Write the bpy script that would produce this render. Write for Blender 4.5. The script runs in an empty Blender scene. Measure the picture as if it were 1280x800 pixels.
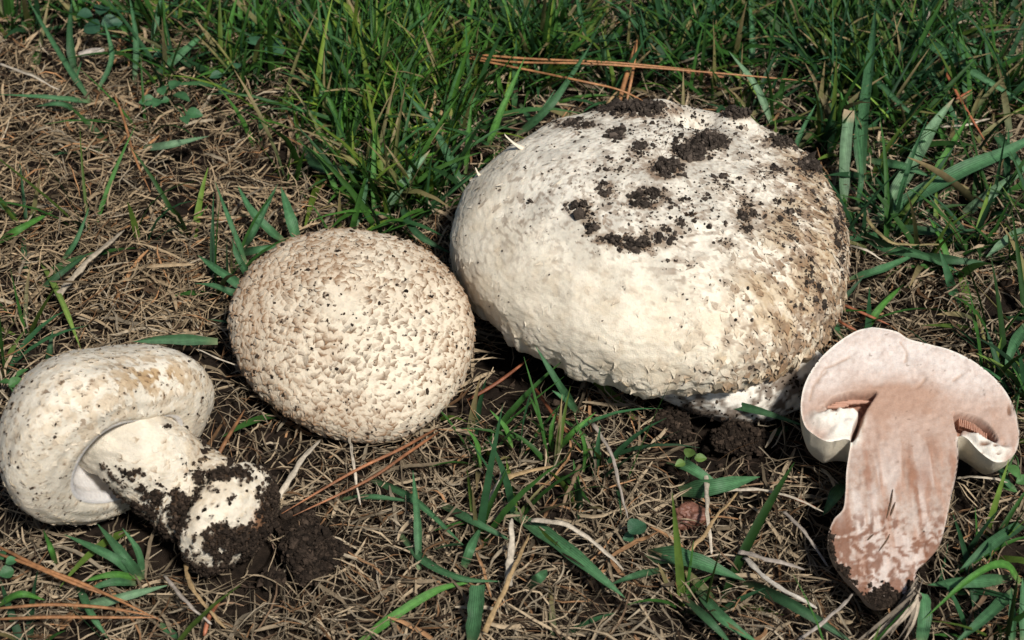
import bpy, math
import numpy as np
from mathutils import Matrix, Vector
R_ = math.radians
U = 0.01                       # everything below is authored in centimetres
sc = bpy.context.scene

# ------------------------------------------------------------------ camera, light
PITCH = R_(42); DIST = 75.0; LENS = 64.286
CAM = np.array([0, -DIST*math.cos(PITCH), DIST*math.sin(PITCH)])
cd = bpy.data.cameras.new('camera'); cam = bpy.data.objects.new('camera', cd); sc.collection.objects.link(cam)
cam.location = Vector(CAM)*U; cam.rotation_euler = (R_(90)-PITCH, 0, 0)
cd.lens = LENS; cd.sensor_width = 36; cd.clip_start = 0.01; cd.clip_end = 500
cd.dof.use_dof = True; cd.dof.focus_distance = 0.71; cd.dof.aperture_fstop = 22
sc.camera = cam
SUN_EL, SUN_AZ = R_(54), R_(30)          # azimuth measured from the camera's side towards the right
to_sun = np.array([math.sin(SUN_AZ)*math.cos(SUN_EL), -math.cos(SUN_AZ)*math.cos(SUN_EL), math.sin(SUN_EL)])
w = bpy.data.worlds.new('World'); sc.world = w; w.use_nodes = True
nt = w.node_tree; bg = nt.nodes['Background']; sky = nt.nodes.new('ShaderNodeTexSky')
sky.sky_type = 'NISHITA'; sky.sun_disc = False; sky.sun_elevation = SUN_EL
sky.sun_rotation = math.atan2(to_sun[0], to_sun[1])
nt.links.new(sky.outputs[0], bg.inputs[0]); bg.inputs[1].default_value = 0.05
sl = bpy.data.lights.new('sun', 'SUN'); sl.energy = 4.5; sl.angle = R_(6); sl.color = (1, .955, .89)
so = bpy.data.objects.new('sun', sl); sc.collection.objects.link(so)
so.rotation_euler = Vector(to_sun).to_track_quat('Z', 'Y').to_euler()
sc.view_settings.view_transform = 'Standard'; sc.view_settings.look = 'None'
sc.view_settings.exposure = 0; sc.view_settings.gamma = 1

# ------------------------------------------------------------------ maths helpers
FPX = 1280*LENS/36
FW = np.array([0, math.cos(PITCH), -math.sin(PITCH)]); RT = np.array([1., 0, 0]); UP = np.cross(RT, FW)
def proj(P):
    d = P-CAM; z = d@FW
    return np.stack([640+FPX*(d@RT)/z, 400-FPX*(d@UP)/z], -1)
def ray(px, py): return FW+RT*(px-640)/FPX+UP*(400-py)/FPX
def at(px, py, z=0.):
    """the point of the place, at height z (cm), that the photograph shows at this pixel"""
    d = ray(px, py); return CAM+d*((z-CAM[2])/d[2])
def _h(ix, iy, iz, s):
    h = (ix.astype(np.uint32)*np.uint32(374761393)) ^ (iy.astype(np.uint32)*np.uint32(668265263)) ^ (iz.astype(np.uint32)*np.uint32(2147483647-1234567)) ^ np.uint32(s*2654435 % 4294967295)
    h = (h ^ (h >> np.uint32(13)))*np.uint32(1274126177); h = (h ^ (h >> np.uint32(16)))*np.uint32(2246822519)
    return ((h ^ (h >> np.uint32(15))) & np.uint32(0xffffff)).astype(np.float64)/16777215.
def noise(P, s=0):
    i = np.floor(P).astype(np.int64); f = P-i; f = f*f*(3-2*f); r = 0
    for a in (0, 1):
        for b in (0, 1):
            for c in (0, 1):
                wt = (f[..., 0] if a else 1-f[..., 0])*(f[..., 1] if b else 1-f[..., 1])*(f[..., 2] if c else 1-f[..., 2])
                r = r+wt*_h(i[..., 0]+a, i[..., 1]+b, i[..., 2]+c, s)
    return r
def fbm(P, s=0, o=4, g=.5):
    r = 0; a = 1; t = 0
    for k in range(o): r = r+a*noise(P*2**k+17.3*k, s+k*7); t += a; a *= g
    return r/t
def fbn(P, s=0, o=4): return np.clip(.5+(fbm(P, s, o)-.5)*1.9, 0, 1)
def ss(a, b, x): t = np.clip((x-a)/(b-a), 0, 1); return t*t*(3-2*t)
def nrm(v): return v/np.maximum(np.linalg.norm(v, axis=-1, keepdims=True), 1e-9)
def worley(P, s=0):
    """nearest jittered seed: distance, offset vector, second distance"""
    i = np.floor(P).astype(np.int64); n = len(P)
    d1 = np.full(n, 9.); d2 = np.full(n, 9.); off = np.zeros((n, 3)); idn = np.zeros(n)
    for a in (-1, 0, 1):
        for b in (-1, 0, 1):
            for c in (-1, 0, 1):
                j = i+[a, b, c]
                q = j+np.stack([_h(j[:, 0], j[:, 1], j[:, 2], s+k) for k in (1, 2, 3)], -1)
                v = P-q; d = np.linalg.norm(v, axis=1); m = d < d1
                d2 = np.where(m, d1, np.minimum(d2, d)); off[m] = v[m]; d1 = np.where(m, d, d1)
                idn = np.where(m, _h(j[:, 0], j[:, 1], j[:, 2], s+9), idn)
    return d1, off, d2, idn
def ground(x, y):
    P = np.stack([x/9., y/9., 0*x], -1); Q = np.stack([x/2.6, y/2.6, 0*x], -1)
    return 1.1*(fbm(P, 3, 2)-.5)+.7*(fbm(Q, 5, 2)-.5)
def gat(p): return float(ground(np.array(p[0]), np.array(p[1])))
def spline(P, n):
    """smooth curve through the rows of P, n samples"""
    P = np.asarray(P, float); m = len(P)
    if m == 2: t = np.linspace(0, 1, n)[:, None]; return P[0]*(1-t)+P[1]*t
    E = np.vstack([2*P[0]-P[1], P, 2*P[-1]-P[-2]]); u = np.linspace(0, m-1-1e-6, n); k = u.astype(int); t = (u-k)[:, None]
    a, b, c, d = E[k], E[k+1], E[k+2], E[k+3]
    return .5*(2*b+(c-a)*t+(2*a-5*b+4*c-d)*t*t+(3*b-a-3*c+d)*t**3)

# ------------------------------------------------------------------ objects
col = sc.collection
def mesh_data(name, V, F, colr=None, attrs=None, smooth=True):
    me = bpy.data.meshes.new(name); V = np.asarray(V, np.float32)*U
    F = [np.asarray(f, np.int32) for f in (F if isinstance(F, list) else [F]) if len(f)]
    me.vertices.add(len(V)); me.vertices.foreach_set('co', V.ravel())
    li = np.concatenate([f.ravel() for f in F]); cnt = np.concatenate([np.full(len(f), f.shape[1], np.int32) for f in F])
    me.loops.add(len(li)); me.loops.foreach_set('vertex_index', li)
    me.polygons.add(len(cnt)); me.polygons.foreach_set('loop_start', np.concatenate([[0], np.cumsum(cnt)[:-1]]).astype(np.int32))
    me.polygons.foreach_set('use_smooth', np.full(len(cnt), smooth))
    me.update(calc_edges=True); me.validate()
    if colr is not None:
        c = np.ones((len(V), 4), np.float32); c[:, :colr.shape[1]] = colr
        me.color_attributes.new('Col', 'FLOAT_COLOR', 'POINT').data.foreach_set('color', c.ravel())
    for k, a in (attrs or {}).items():
        me.attributes.new(k, 'FLOAT', 'POINT').data.foreach_set('value', np.asarray(a, np.float32))
    return me
def obj(name, V, F, mat, parent=None, colr=None, attrs=None, smooth=True, stuff=False):
    o0 = np.array(parent['o0']) if parent is not None and 'o0' in parent else np.zeros(3)
    me = mesh_data(name, np.asarray(V)-o0, F, colr, attrs, smooth); me.materials.append(mat)
    o = bpy.data.objects.new(name, me); col.objects.link(o)
    if parent is not None: o.parent = parent
    o['o0'] = [float(v) for v in o0]
    if stuff: o['kind'] = 'stuff'
    return o
def tag(o, label, cat, group=None):
    o['label'] = label; o['category'] = cat
    if group: o['group'] = group
    return o
def empty(name, loc, label, cat, group=None):
    o = bpy.data.objects.new(name, None); col.objects.link(o); o.empty_display_size = .02
    o.location = Vector([float(v) for v in loc])*U; o['o0'] = [float(v) for v in loc]
    return tag(o, label, cat, group)
def rebase(o, p):
    """put the origin of a one-mesh thing at p without moving it"""
    o.data.transform(Matrix.Translation(-Vector([float(v) for v in p])*U)); o.location = Vector([float(v) for v in p])*U

# ------------------------------------------------------------------ materials
def material(name, rough=.7, nscale=8, namt=.35, bump=.3, bscale=30, transl=0, sss=0, veins=False, spec=.3, fixed=None, bdist=.05):
    m = bpy.data.materials.new(name); m.use_nodes = True; n = m.node_tree.nodes; L = m.node_tree.links
    bs = n['Principled BSDF']; out = n['Material Output']
    bs.inputs['Roughness'].default_value = rough; bs.inputs['Specular IOR Level'].default_value = spec
    tc = n.new('ShaderNodeTexCoord'); mp = n.new('ShaderNodeMapping'); mp.inputs['Scale'].default_value = (100, 100, 100)
    L.new(tc.outputs['Object'], mp.inputs[0])
    nz = n.new('ShaderNodeTexNoise'); nz.inputs['Scale'].default_value = nscale; nz.inputs['Detail'].default_value = 6; L.new(mp.outputs[0], nz.inputs['Vector'])
    mr = n.new('ShaderNodeMapRange'); mr.inputs['From Min'].default_value = .25; mr.inputs['From Max'].default_value = .75
    mr.inputs['To Min'].default_value = 1-namt; mr.inputs['To Max'].default_value = 1+namt; L.new(nz.outputs['Fac'], mr.inputs[0])
    if fixed is None:
        at_ = n.new('ShaderNodeAttribute'); at_.attribute_name = 'Col'; src = at_.outputs['Color']
    else:
        at_ = n.new('ShaderNodeRGB'); at_.outputs[0].default_value = (*fixed, 1); src = at_.outputs[0]
    vm = n.new('ShaderNodeVectorMath'); vm.operation = 'SCALE'; L.new(src, vm.inputs[0]); L.new(mr.outputs[0], vm.inputs['Scale'])
    c = vm.outputs[0]; height = None
    bn = n.new('ShaderNodeTexNoise'); bn.inputs['Scale'].default_value = bscale; bn.inputs['Detail'].default_value = 5; L.new(mp.outputs[0], bn.inputs['Vector'])
    height = bn.outputs['Fac']
    if veins:
        aa = n.new('ShaderNodeAttribute'); aa.attribute_name = 'across'
        m1 = n.new('ShaderNodeMath'); m1.operation = 'MULTIPLY'; m1.inputs[1].default_value = 2*math.pi*8; L.new(aa.outputs['Fac'], m1.inputs[0])
        m2 = n.new('ShaderNodeMath'); m2.operation = 'COSINE'; L.new(m1.outputs[0], m2.inputs[0])
        m3 = n.new('ShaderNodeMapRange'); m3.inputs['From Min'].default_value = -1; m3.inputs['To Min'].default_value = .8; m3.inputs['To Max'].default_value = 1.22; L.new(m2.outputs[0], m3.inputs[0])
        v2 = n.new('ShaderNodeVectorMath'); v2.operation = 'SCALE'; L.new(c, v2.inputs[0]); L.new(m3.outputs[0], v2.inputs['Scale']); c = v2.outputs[0]
        ad = n.new('ShaderNodeMath'); ad.operation = 'MULTIPLY_ADD'; ad.inputs[1].default_value = .25; L.new(m2.outputs[0], ad.inputs[0]); L.new(height, ad.inputs[2]); height = ad.outputs[0]
    L.new(c, bs.inputs['Base Color'])
    b = n.new('ShaderNodeBump'); b.inputs['Strength'].default_value = bump; b.inputs['Distance'].default_value = bdist*U
    L.new(height, b.inputs['Height']); L.new(b.outputs[0], bs.inputs['Normal'])
    if sss:
        bs.inputs['Subsurface Weight'].default_value = sss; bs.inputs['Subsurface Radius'].default_value = (1, .7, .5); bs.inputs['Subsurface Scale'].default_value = .0006
    if transl:
        tr = n.new('ShaderNodeBsdfTranslucent'); mx = n.new('ShaderNodeMixShader'); mx.inputs[0].default_value = transl
        L.new(c, tr.inputs[0]); L.new(bs.outputs[0], mx.inputs[1]); L.new(tr.outputs[0], mx.inputs[2]); L.new(mx.outputs[0], out.inputs[0])
    return m
M_soil = material('dark_soil', .95, 3, .5, .8, 18, fixed=(.019, .013, .009), spec=.15, bdist=.12)
M_crumb = material('soil_crumbs', .95, 12, .5, .7, 40, spec=.15)
M_thatch = material('dead_grass', .85, 5, .35, .4, 30, spec=.12, transl=.06)
M_grass = material('green_grass', .55, 3, .3, .2, 30, spec=.22, transl=.22)
M_blade = material('broad_blade', .5, 5, .25, .5, 25, spec=.28, transl=.18, veins=True, bdist=.02)
M_leaf = material('small_leaf', .5, 4, .25, .4, 14, spec=.35, transl=.25)
M_needle = material('pine_needle', .45, 7, .35, .35, 35, spec=.45)
M_straw = material('straw', .65, 7, .35, .5, 30, spec=.3)
M_wood = material('wood_bit', .85, 6, .4, .7, 20, spec=.2)
M_cap = material('mushroom_skin', .62, 9, .10, .55, 22, sss=.12, spec=.22, bdist=.06)
M_scale = material('skin_scale', .75, 12, .22, .5, 30, spec=.15)
M_flesh = material('cut_flesh', .6, 16, .10, .45, 26, sss=.12, spec=.25, bdist=.04)

# ------------------------------------------------------------------ geometry builders
def grid_faces(nr, nc, wrap=False):
    i = np.arange(nr-1)[:, None]*nc; j = np.arange(nc if wrap else nc-1)[None, :]; k = (j+1) % nc
    return np.stack([i+j, i+k, i+nc+k, i+nc+j], -1).reshape(-1, 4)
def vnormals(V, nr, nc, wrap=True):
    G = V.reshape(nr, nc, 3)
    dv = np.gradient(G, axis=0)
    du = (np.roll(G, -1, 1)-np.roll(G, 1, 1)) if wrap else np.gradient(G, axis=1)
    return nrm(np.cross(dv, du)).reshape(-1, 3)
def ribbons(P, W, roll, twist, fold, c0, c1=None, across=False):
    """many ribbons at once: P (n,s,3) centre lines, W (n,s) widths; three vertices across, creased along the middle"""
    n, s, _ = P.shape; T = nrm(np.gradient(P, axis=1)); z = np.array([0, 0, 1.])
    sd = np.cross(T, z); bad = np.linalg.norm(sd, axis=2, keepdims=True) < .05; sd = nrm(np.where(bad, np.array([1., 0, 0]), sd)); up = np.cross(sd, T)
    t = np.linspace(0, 1, s)[None, :]; a = (roll[:, None]+twist[:, None]*(t-.5))[..., None]
    S = sd*np.cos(a)+up*np.sin(a); N = np.cross(S, T); w_ = W[..., None]
    f = np.asarray(fold).reshape(-1, 1, 1)
    V = np.stack([P-S*w_*.5+N*w_*f, P, P+S*w_*.5+N*w_*f], 2)
    b = (np.arange(n)[:, None]*s+np.arange(s-1)[None, :])*3; b = b.reshape(-1)
    F = np.concatenate([np.stack([b+k, b+k+1, b+k+4, b+k+3], 1) for k in (0, 1)])
    c0 = c0[:, None, :]; c1 = c0 if c1 is None else c1[:, None, :]
    C = (c0*(1-t[..., None])+c1*t[..., None])[:, :, None, :].repeat(3, 2).reshape(-1, 3)
    return V.reshape(-1, 3), F, C
def tube(path, rad, nu=20, wob=0, seed=0, squash=1., tip=True):
    path = np.asarray(path, float); rad = np.asarray(rad, float); s = len(path); T = nrm(np.gradient(path, axis=0))
    ref = np.array([0, 0, 1.]); X = nrm(np.cross(T, ref)+1e-6); Y = np.cross(X, T)*squash
    th = np.linspace(0, 2*np.pi, nu, endpoint=False)
    V = path[:, None]+rad[:, None, None]*(X[:, None]*np.cos(th)[None, :, None]+Y[:, None]*np.sin(th)[None, :, None])
    V = V.reshape(-1, 3)
    if wob: V = V+nrm(V-np.repeat(path, nu, 0))*(fbm(V*2.5, seed, 3)[:, None]-.5)*wob*np.repeat(rad, nu)[:, None]*2
    F = [grid_faces(s, nu, True)]
    if tip:
        n = len(V); V = np.vstack([V, path[0], path[-1]]); j = np.arange(nu); k = (j+1) % nu
        F += [np.stack([k, j, 0*j+n], 1), np.stack([(s-1)*nu+j, (s-1)*nu+k, 0*j+n+1], 1)]
    return V, F
ICO_V = []; _g = (1+5**.5)/2
ICO_V = nrm(np.array([[-1, _g, 0], [1, _g, 0], [-1, -_g, 0], [1, -_g, 0], [0, -1, _g], [0, 1, _g], [0, -1, -_g], [0, 1, -_g], [_g, 0, -1], [_g, 0, 1], [-_g, 0, -1], [-_g, 0, 1]], float))
ICO_F = np.array([[0, 11, 5], [0, 5, 1], [0, 1, 7], [0, 7, 10], [0, 10, 11], [1, 5, 9], [5, 11, 4], [11, 10, 2], [10, 7, 6], [7, 1, 8], [3, 9, 4], [3, 4, 2], [3, 2, 6], [3, 6, 8], [3, 8, 9], [4, 9, 5], [2, 4, 11], [6, 2, 10], [8, 6, 7], [9, 8, 1]])
def grains(C, size, colr, rng, flat=.75):
    """irregular crumbs at points C"""
    n = len(C); J = 1+rng.normal(0, .28, (n, 12, 1)); A = nrm(rng.normal(size=(n, 3))); B = nrm(np.cross(A, rng.normal(size=(n, 3)))); D = np.cross(A, B)
    M = np.stack([A*rng.uniform(.6, 1.5, (n, 1)), B, D*flat], 1)
    V = (ICO_V[None]*J)@M*np.asarray(size).reshape(-1, 1, 1)+C[:, None]
    F = (ICO_F[None]+np.arange(n)[:, None, None]*12).reshape(-1, 3)
    return V.reshape(-1, 3), F, colr[:, None].repeat(12, 1).reshape(-1, 3)
def rotm(ax, ay):
    cx, sx, cy, sy = math.cos(ax), math.sin(ax), math.cos(ay), math.sin(ay)
    return np.array([[cy, 0, sy], [0, 1, 0], [-sy, 0, cy]])@np.array([[1, 0, 0], [0, cx, -sx], [0, sx, cx]])

class Cap:
    """a cap: profile turned round its axis, out of round by a few harmonics, tilted, resting at height minz"""
    def __init__(s, R, Ht, Hb, rr, p, cx, cy, tx, ty, h, minz, nr=300, nc=460, inner=.42):
        s.R, s.Ht, s.Hb = R, Ht, Hb
        t = np.linspace(0, np.pi/2, 60); a = np.stack([R*np.sin(t)**(2/p), Ht*np.cos(t)**(2/p)], 1)
        t = np.linspace(0, np.pi/2, 24)[1:]; b = np.stack([rr*R+(1-rr)*R*np.cos(t), -Hb*np.sin(t)], 1)
        q = np.vstack([a, b]); zmin_pts = q
        lip = .12*R*(1-rr)+.1
        c = np.array([[rr*R-lip, -Hb+lip*.3], [rr*R-lip*1.5, -Hb+lip*1.3], [inner*R+.3*(rr-inner)*R, -Hb*.45+.1], [inner*R, -Hb*.2+.35], [.05, Ht*.15+.3]])
        q = np.vstack([q, c]); L = np.concatenate([[0], np.cumsum(np.linalg.norm(np.diff(q, axis=0), axis=1))])
        u = np.linspace(0, L[-1], nr); u[0] = 1e-3
        s.lrim = L[len(a)+len(b)-1]; s.ltop = L[len(a)-1]; s.u = u
        pr = np.stack([np.interp(u, L, q[:, 0]), np.interp(u, L, q[:, 1])], 1); pr[0, 0] = .004
        th = np.linspace(0, 2*np.pi, nc, endpoint=False); m = 1+sum(h[2*i]*np.cos((i+2)*th)+h[2*i+1]*np.sin((i+2)*th) for i in range(3))
        V = np.stack([pr[:, None, 0]*m*np.cos(th), pr[:, None, 0]*m*np.sin(th), pr[:, None, 1]+0*th], -1).reshape(-1, 3)
        s.M = rotm(tx, ty); mm = (zmin_pts[:, None, 0]*m*np.cos(th), zmin_pts[:, None, 0]*m*np.sin(th), zmin_pts[:, None, 1]+0*th)
        W = np.stack(mm, -1).reshape(-1, 3)@s.M.T
        s.C = np.array([cx, cy, minz-W[:, 2].min()]); s.axis = s.M@np.array([0, 0, 1.])
        s.V = V@s.M.T+s.C; s.nr, s.nc = nr, nc; s.F = grid_faces(nr, nc, True)
        s.th = np.tile(th, nr); s.ul = np.repeat(u, nc)
        s.normals()
        s.up0 = (s.ul <= s.lrim*1.02)         # the outer skin, apex to rim
    def normals(s):
        s.N = vnormals(s.V, s.nr, s.nc)
        if ((s.N*(s.V-s.C)).sum(1)[s.ul < s.ltop]).mean() < 0: s.N = -s.N
        G = s.V.reshape(s.nr, s.nc, 3); s.D = nrm(np.gradient(G, axis=0)).reshape(-1, 3)
        s.px = proj(s.V); s.facing = (s.N*(CAM-s.V)).sum(1) > 0
    def inside(s, P, grow=.15):
        q = (P-s.C)@s.M; r = np.hypot(q[:, 0], q[:, 1])/(s.R+grow)
        return (r**2+(q[:, 2]/np.where(q[:, 2] > 0, s.Ht+grow, s.Hb+grow))**2) < 1
BLOCK = []     # tests for "inside a mushroom": turf does not grow through them
def capsule(a, b, r):
    a = np.array(a, float); b = np.array(b, float)
    def f(P):
        t = np.clip(((P-a)@(b-a))/((b-a)@(b-a)), 0, 1); return np.linalg.norm(P-a-t[:, None]*(b-a), axis=1) < r
    return f
def blobs(px, L):
    r = np.zeros(len(px))
    for x, y, rx, ry, wt in L: r = np.maximum(r, wt*np.exp(-(((px[:, 0]-x)/rx)**2+((px[:, 1]-y)/ry)**2)))
    return r
def sample(V, F, n, rng, wt=None):
    """n points scattered over quads, optional weight per vertex -> face index and position weights"""
    a = V[F[:, 0]]; A = np.linalg.norm(np.cross(V[F[:, 1]]-a, V[F[:, 3]]-a), axis=1)
    if wt is not None: A = A*wt[F].mean(1)
    k = rng.choice(len(F), n, p=A/A.sum()); u = rng.random((n, 2, 1))
    P = V[F[k, 0]]*(1-u[:, 0])*(1-u[:, 1])+V[F[k, 1]]*u[:, 0]*(1-u[:, 1])+V[F[k, 2]]*u[:, 0]*u[:, 1]+V[F[k, 3]]*(1-u[:, 0])*u[:, 1]
    return k, P
def soil_colors(n, rng):
    b = rng.lognormal(0, .45, (n, 1)); return np.clip(np.array([[.030, .021, .015]])*b, .005, .35)
def thin(P, r, rng):
    """keep points at least about r apart"""
    seen = {}; keep = []
    K = np.floor(P/r).astype(int)
    for i, k in enumerate(map(tuple, K)):
        if k in seen: continue
        seen[k] = 1; keep.append(i)
    return np.array(keep)
def flaps(P, N, D, ln, wd, lift, c0, c1, rng):
    """torn skin scales: tongues rooted in the skin, tips lifted, browner towards the tip"""
    n = len(P); S = np.cross(N, D); a = rng.normal(0, .35, (n, 1)); D = nrm(D*np.cos(a)+S*np.sin(a)); S = np.cross(N, D)
    rows = []; prof = [(-.5, .55, -.35), (-.1, 1., .1), (.3, .9, .65), (.52, .35, 1.)]
    cs = []
    for t, wv, h in prof:
        for k in (-1, -.33, .33, 1):
            tt = t-.22*abs(k)**2*(1 if t > 0 else .3)+rng.normal(0, .05, (n, 1))
            rows.append(P+D*tt*ln[:, None]+S*k*.5*wv*wd[:, None]+N*(h-.25*abs(k))*lift[:, None])
            g = np.clip((t+.35)/.7, 0, 1); cs.append(c0*(1-g)+c1*g)
    V = np.stack(rows, 1); C = np.stack(cs, 1); b = np.arange(n)[:, None]*16+np.array([r*4+c for r in range(3) for c in range(3)])[None]; b = b.reshape(-1)
    return V.reshape(-1, 3), np.stack([b, b+1, b+5, b+4], 1), C.reshape(-1, 3)
CREAM = np.array([.80, .71, .555]); WHITE = np.array([.85, .80, .70]); BROWN = np.array([.30, .18, .095]); DBROWN = np.array([.10, .06, .035])
GRP = 'mushrooms laid out on the turf'

# ------------------------------------------------------------------ the biggest mushroom
rng = np.random.default_rng(11)
big = Cap(8.12, 3.889, 1.72, .9, 2.14, 5.816, 1.382, -.092, -.005, [-.026, -.001, -.031, .008, .001, .002], .66, 350, 520, inner=.3)
big_root = empty('mushroom', (big.C[0], big.C[1], 0), 'largest mushroom, wide white cap smeared with dark soil, stem lying under it', 'mushroom', GRP)
V = big.V; N = big.N; top = big.up0
# sunken middle seen as a notch in the skyline, knobs of skin beside it
Vn = V.copy(); vis = np.where(top)[0]
def near(c, x, y):
    m = np.where(c.facing & c.up0)[0]; return c.V[m[np.argmin(((c.px[m]-[x, y])**2).sum(1))]]
q = near(big, 868, 146); d = np.linalg.norm(V-q, axis=1)
Vn -= (N*(.95*np.exp(-(d/.85)**2))[:, None])*top[:, None]
for x, y, r, a in ((922, 150, .7, .6), (830, 136, .8, .35), (700, 155, .8, .15), (650, 185, .9, .15), (780, 140, 1.2, .12), (985, 182, .9, .1)):
    d = np.linalg.norm(V-near(big, x, y), axis=1); Vn += N*(a*np.exp(-(d/r)**2))[:, None]*top[:, None]
lum = (fbm(V/2.8, 21, 2)-.5)*.40+(fbm(V/1.0, 25, 2)-.5)*.05
e1w, eo, e2w, _i = worley(V*3.6+.5*np.stack([fbm(V*2, 27+k, 2) for k in range(3)], -1), 28); fine = np.clip((eo*big.D).sum(1)*1.1+.5, 0, 1)**1.5*ss(0, .08, e2w-e1w)
# ragged shallow scales and creases, longer down the slope near the margin
sl_ = big.ul/big.lrim
Pw = V+.25*(np.stack([fbm(V*1.3, 31+k, 2) for k in range(3)], -1)-.5)
axd = (Pw-big.C)@big.M; ang = np.arctan2(axd[:, 1], axd[:, 0])
Q = np.stack([np.cos(ang)*7.0, np.sin(ang)*7.0, big.ul*.8], -1)*1.5
d1, off, d2, idn = worley(Q, 4)
saw = np.clip(off[:, 2]*1.1+.5, 0, 1)**1.6*ss(.0, .1, d2-d1)
tex = (.012+.07*ss(.66, .92, sl_)+.03*ss(850, 1000, big.px[:, 0]))*saw*ss(.12, .45, sl_)+.03*fine*ss(.05, .2, sl_)+.02*(fbm(V*3, 41, 3)-.5)*2
fold_ = ss(.8, .97, sl_)*(fbm(np.stack([np.cos(ang)*11, np.sin(ang)*11, big.ul*.35], -1), 51, 3)-.5)*.85*ss(1.02, .96, sl_)
Vn += N*((lum+tex*.8+fold_)*np.where(top, 1, .3))[:, None]
big.V = Vn; big.normals()
px = big.px; n1 = fbn(V*1.1, 61, 4); n2 = fbn(V*4.2, 65, 3); n3 = fbn(np.stack([np.cos(ang)*26, np.sin(ang)*26, big.ul*1.9], -1), 71, 3)
C = WHITE*(1-ss(.4, .75, n1)[:, None]*.25)+0*CREAM; C = C*(1-.5*ss(.35, .7, sl_)[:, None])+CREAM*.5*ss(.35, .7, sl_)[:, None]*1.0
C = C*np.array([1, .985, .945]); tn = ss(.45, .8, fbn(V*2.0, 67, 4))*ss(.4, .7, sl_)*.30; C = C*(1-tn[:, None])+np.array([.60, .47, .30])*tn[:, None]
right = ss(850, 1040, px[:, 0]+.35*(px[:, 1]-300))
st = ss(.60, .78, n3+.18*right-.04)*(.2+.8*right)*ss(.08, .3, sl_)
C = C*(1-.55*st[:, None])+BROWN*.55*st[:, None]
yel = ss(.45, .7, n1)*ss(.5, .9, right+.4*sl_)*.45
C = C*(1-yel[:, None])+np.array([.55, .40, .22])*yel[:, None]
edge = ss(.3, .9, saw)*ss(.5, .62, n2)*ss(.1, .3, sl_)*(.25+.5*right)
C = C*(1-edge[:, None]*.75)+BROWN*edge[:, None]*.75
DIRT = [(885, 178, 26, 12, 1.05), (862, 192, 26, 10, 1.05), (832, 210, 22, 13, 1.1), (728, 262, 18, 12, .95), (738, 282, 13, 14, .9), (768, 300, 30, 9, .85), (800, 305, 40, 10, .85), (815, 300, 26, 14, .7), (930, 268, 16, 30, .72), (812, 246, 30, 15, .78), (762, 240, 16, 16, .6), (800, 190, 26, 14, .6), (770, 210, 30, 12, .45), (840, 290, 30, 12, .6),
        (800, 137, 48, 9, 1.1), (922, 143, 22, 6, 1.), (975, 178, 26, 9, .9), (1012, 208, 20, 16, .85), (770, 168, 18, 10, .6), (900, 235, 20, 22, .5), (720, 155, 36, 7, .75), (960, 215, 26, 14, .55),
        (905, 305, 24, 9, .6), (1048, 300, 10, 60, .5), (1010, 350, 22, 50, .42), (985, 280, 50, 60, .36), (860, 165, 90, 40, .36), (840, 260, 130, 70, .3), (650, 230, 45, 45, .18), (1000, 400, 40, 40, .3)]
bl = blobs(px, DIRT)*big.facing; hid = (~big.facing)*.3*ss(.6, .45, sl_)
dn = fbn(V*1.5, 81, 4); dn2 = fbn(V*5, 85, 3)
dirt = ss(.50, .62, (bl+hid)*.80+(dn-.5)*.4+(dn2-.5)*.55+(fbn(V*11, 88, 2)-.5)*.35+.02)*ss(.02, .2, bl+hid)
sq = np.stack([np.cos(ang)*17, np.sin(ang)*17, big.ul*7.5], -1)+1.2*(np.stack([fbm(V*1.5, 95+k, 2) for k in range(3)], -1)-.5)
sr = np.stack([np.cos(ang)*30, np.sin(ang)*30, big.ul*2.6], -1)
zone = ss(.35, .65, fbm(V*.7, 99, 2))
speck = ss(.76, .88, fbn(sq, 91, 2)+.10*ss(.55, .2, sl_)+.05*zone)*ss(.75, .5, sl_)*(.35+.5*zone)
topz = np.exp(-(((px[:, 0]-850)/150)**2+((px[:, 1]-220)/90)**2))
leftz = np.exp(-(((px[:, 0]-660)/80)**2+((px[:, 1]-235)/60)**2))
iso = fbn(V*4.2+.8*fbm(V*1.2, 98, 2)[:, None], 97, 3)+.15*(fbn(V*1.4, 94, 2)-.5); speck = np.maximum(speck, ss(.0, .10, iso-(.86-.31*right-.17*topz-.07*leftz-.03*ss(.5, .2, sl_)))*ss(1, .9, sl_)*(.35+.6*right+.4*topz+.35*leftz).clip(0, 1))
speck = np.maximum(speck, ss(.80, .92, fbn(sr, 93, 3)+.16*right-.02)*right*.9)
dk = np.clip(dirt*.92+speck*.75, 0, 1)
sm = ss(.22, .62, blobs(px, [(x, y, rx*1.25, ry*1.3, w_) for x, y, rx, ry, w_ in DIRT if rx < 60])*big.facing)*ss(.2, .6, .5*n2+.5*fbn(V*6, 68, 3))*.85; C = C*(1-sm[:, None])+np.array([.25, .18, .12])*sm[:, None]
dcol = DBROWN*(1.9-1.1*dirt[:, None]); C = C*(1-dk[:, None])+dcol*dk[:, None]
under = ~top; C[under] = np.array([.62, .52, .42])
obj('cap', big.V, big.F, M_cap, big_root, np.clip(C, 0, 1))
wt = np.clip(dirt**1.5+.035*speck+.16*ss(.15, .7, bl), 0, 1)*top+1e-9
k, P = sample(big.V, big.F, 13000, rng, wt); Nn = big.N[big.F[k, 0]]; dd = dirt[big.F[k, 0]]
sz = rng.lognormal(math.log(.029), .45, len(P))*(1+.6*dd); lift = rng.random(len(P))*.26*dd*ss(.45, 1., (bl+hid)[big.F[k, 0]])
V_, F_, C_ = grains(P+Nn*(sz*.3+lift)[:, None], sz, soil_colors(len(P), rng)*np.array([1.7, 1.9, 2.1]), rng)
obj('soil_crumbs', V_, F_, M_crumb, big_root, C_, smooth=False, stuff=True)
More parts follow.
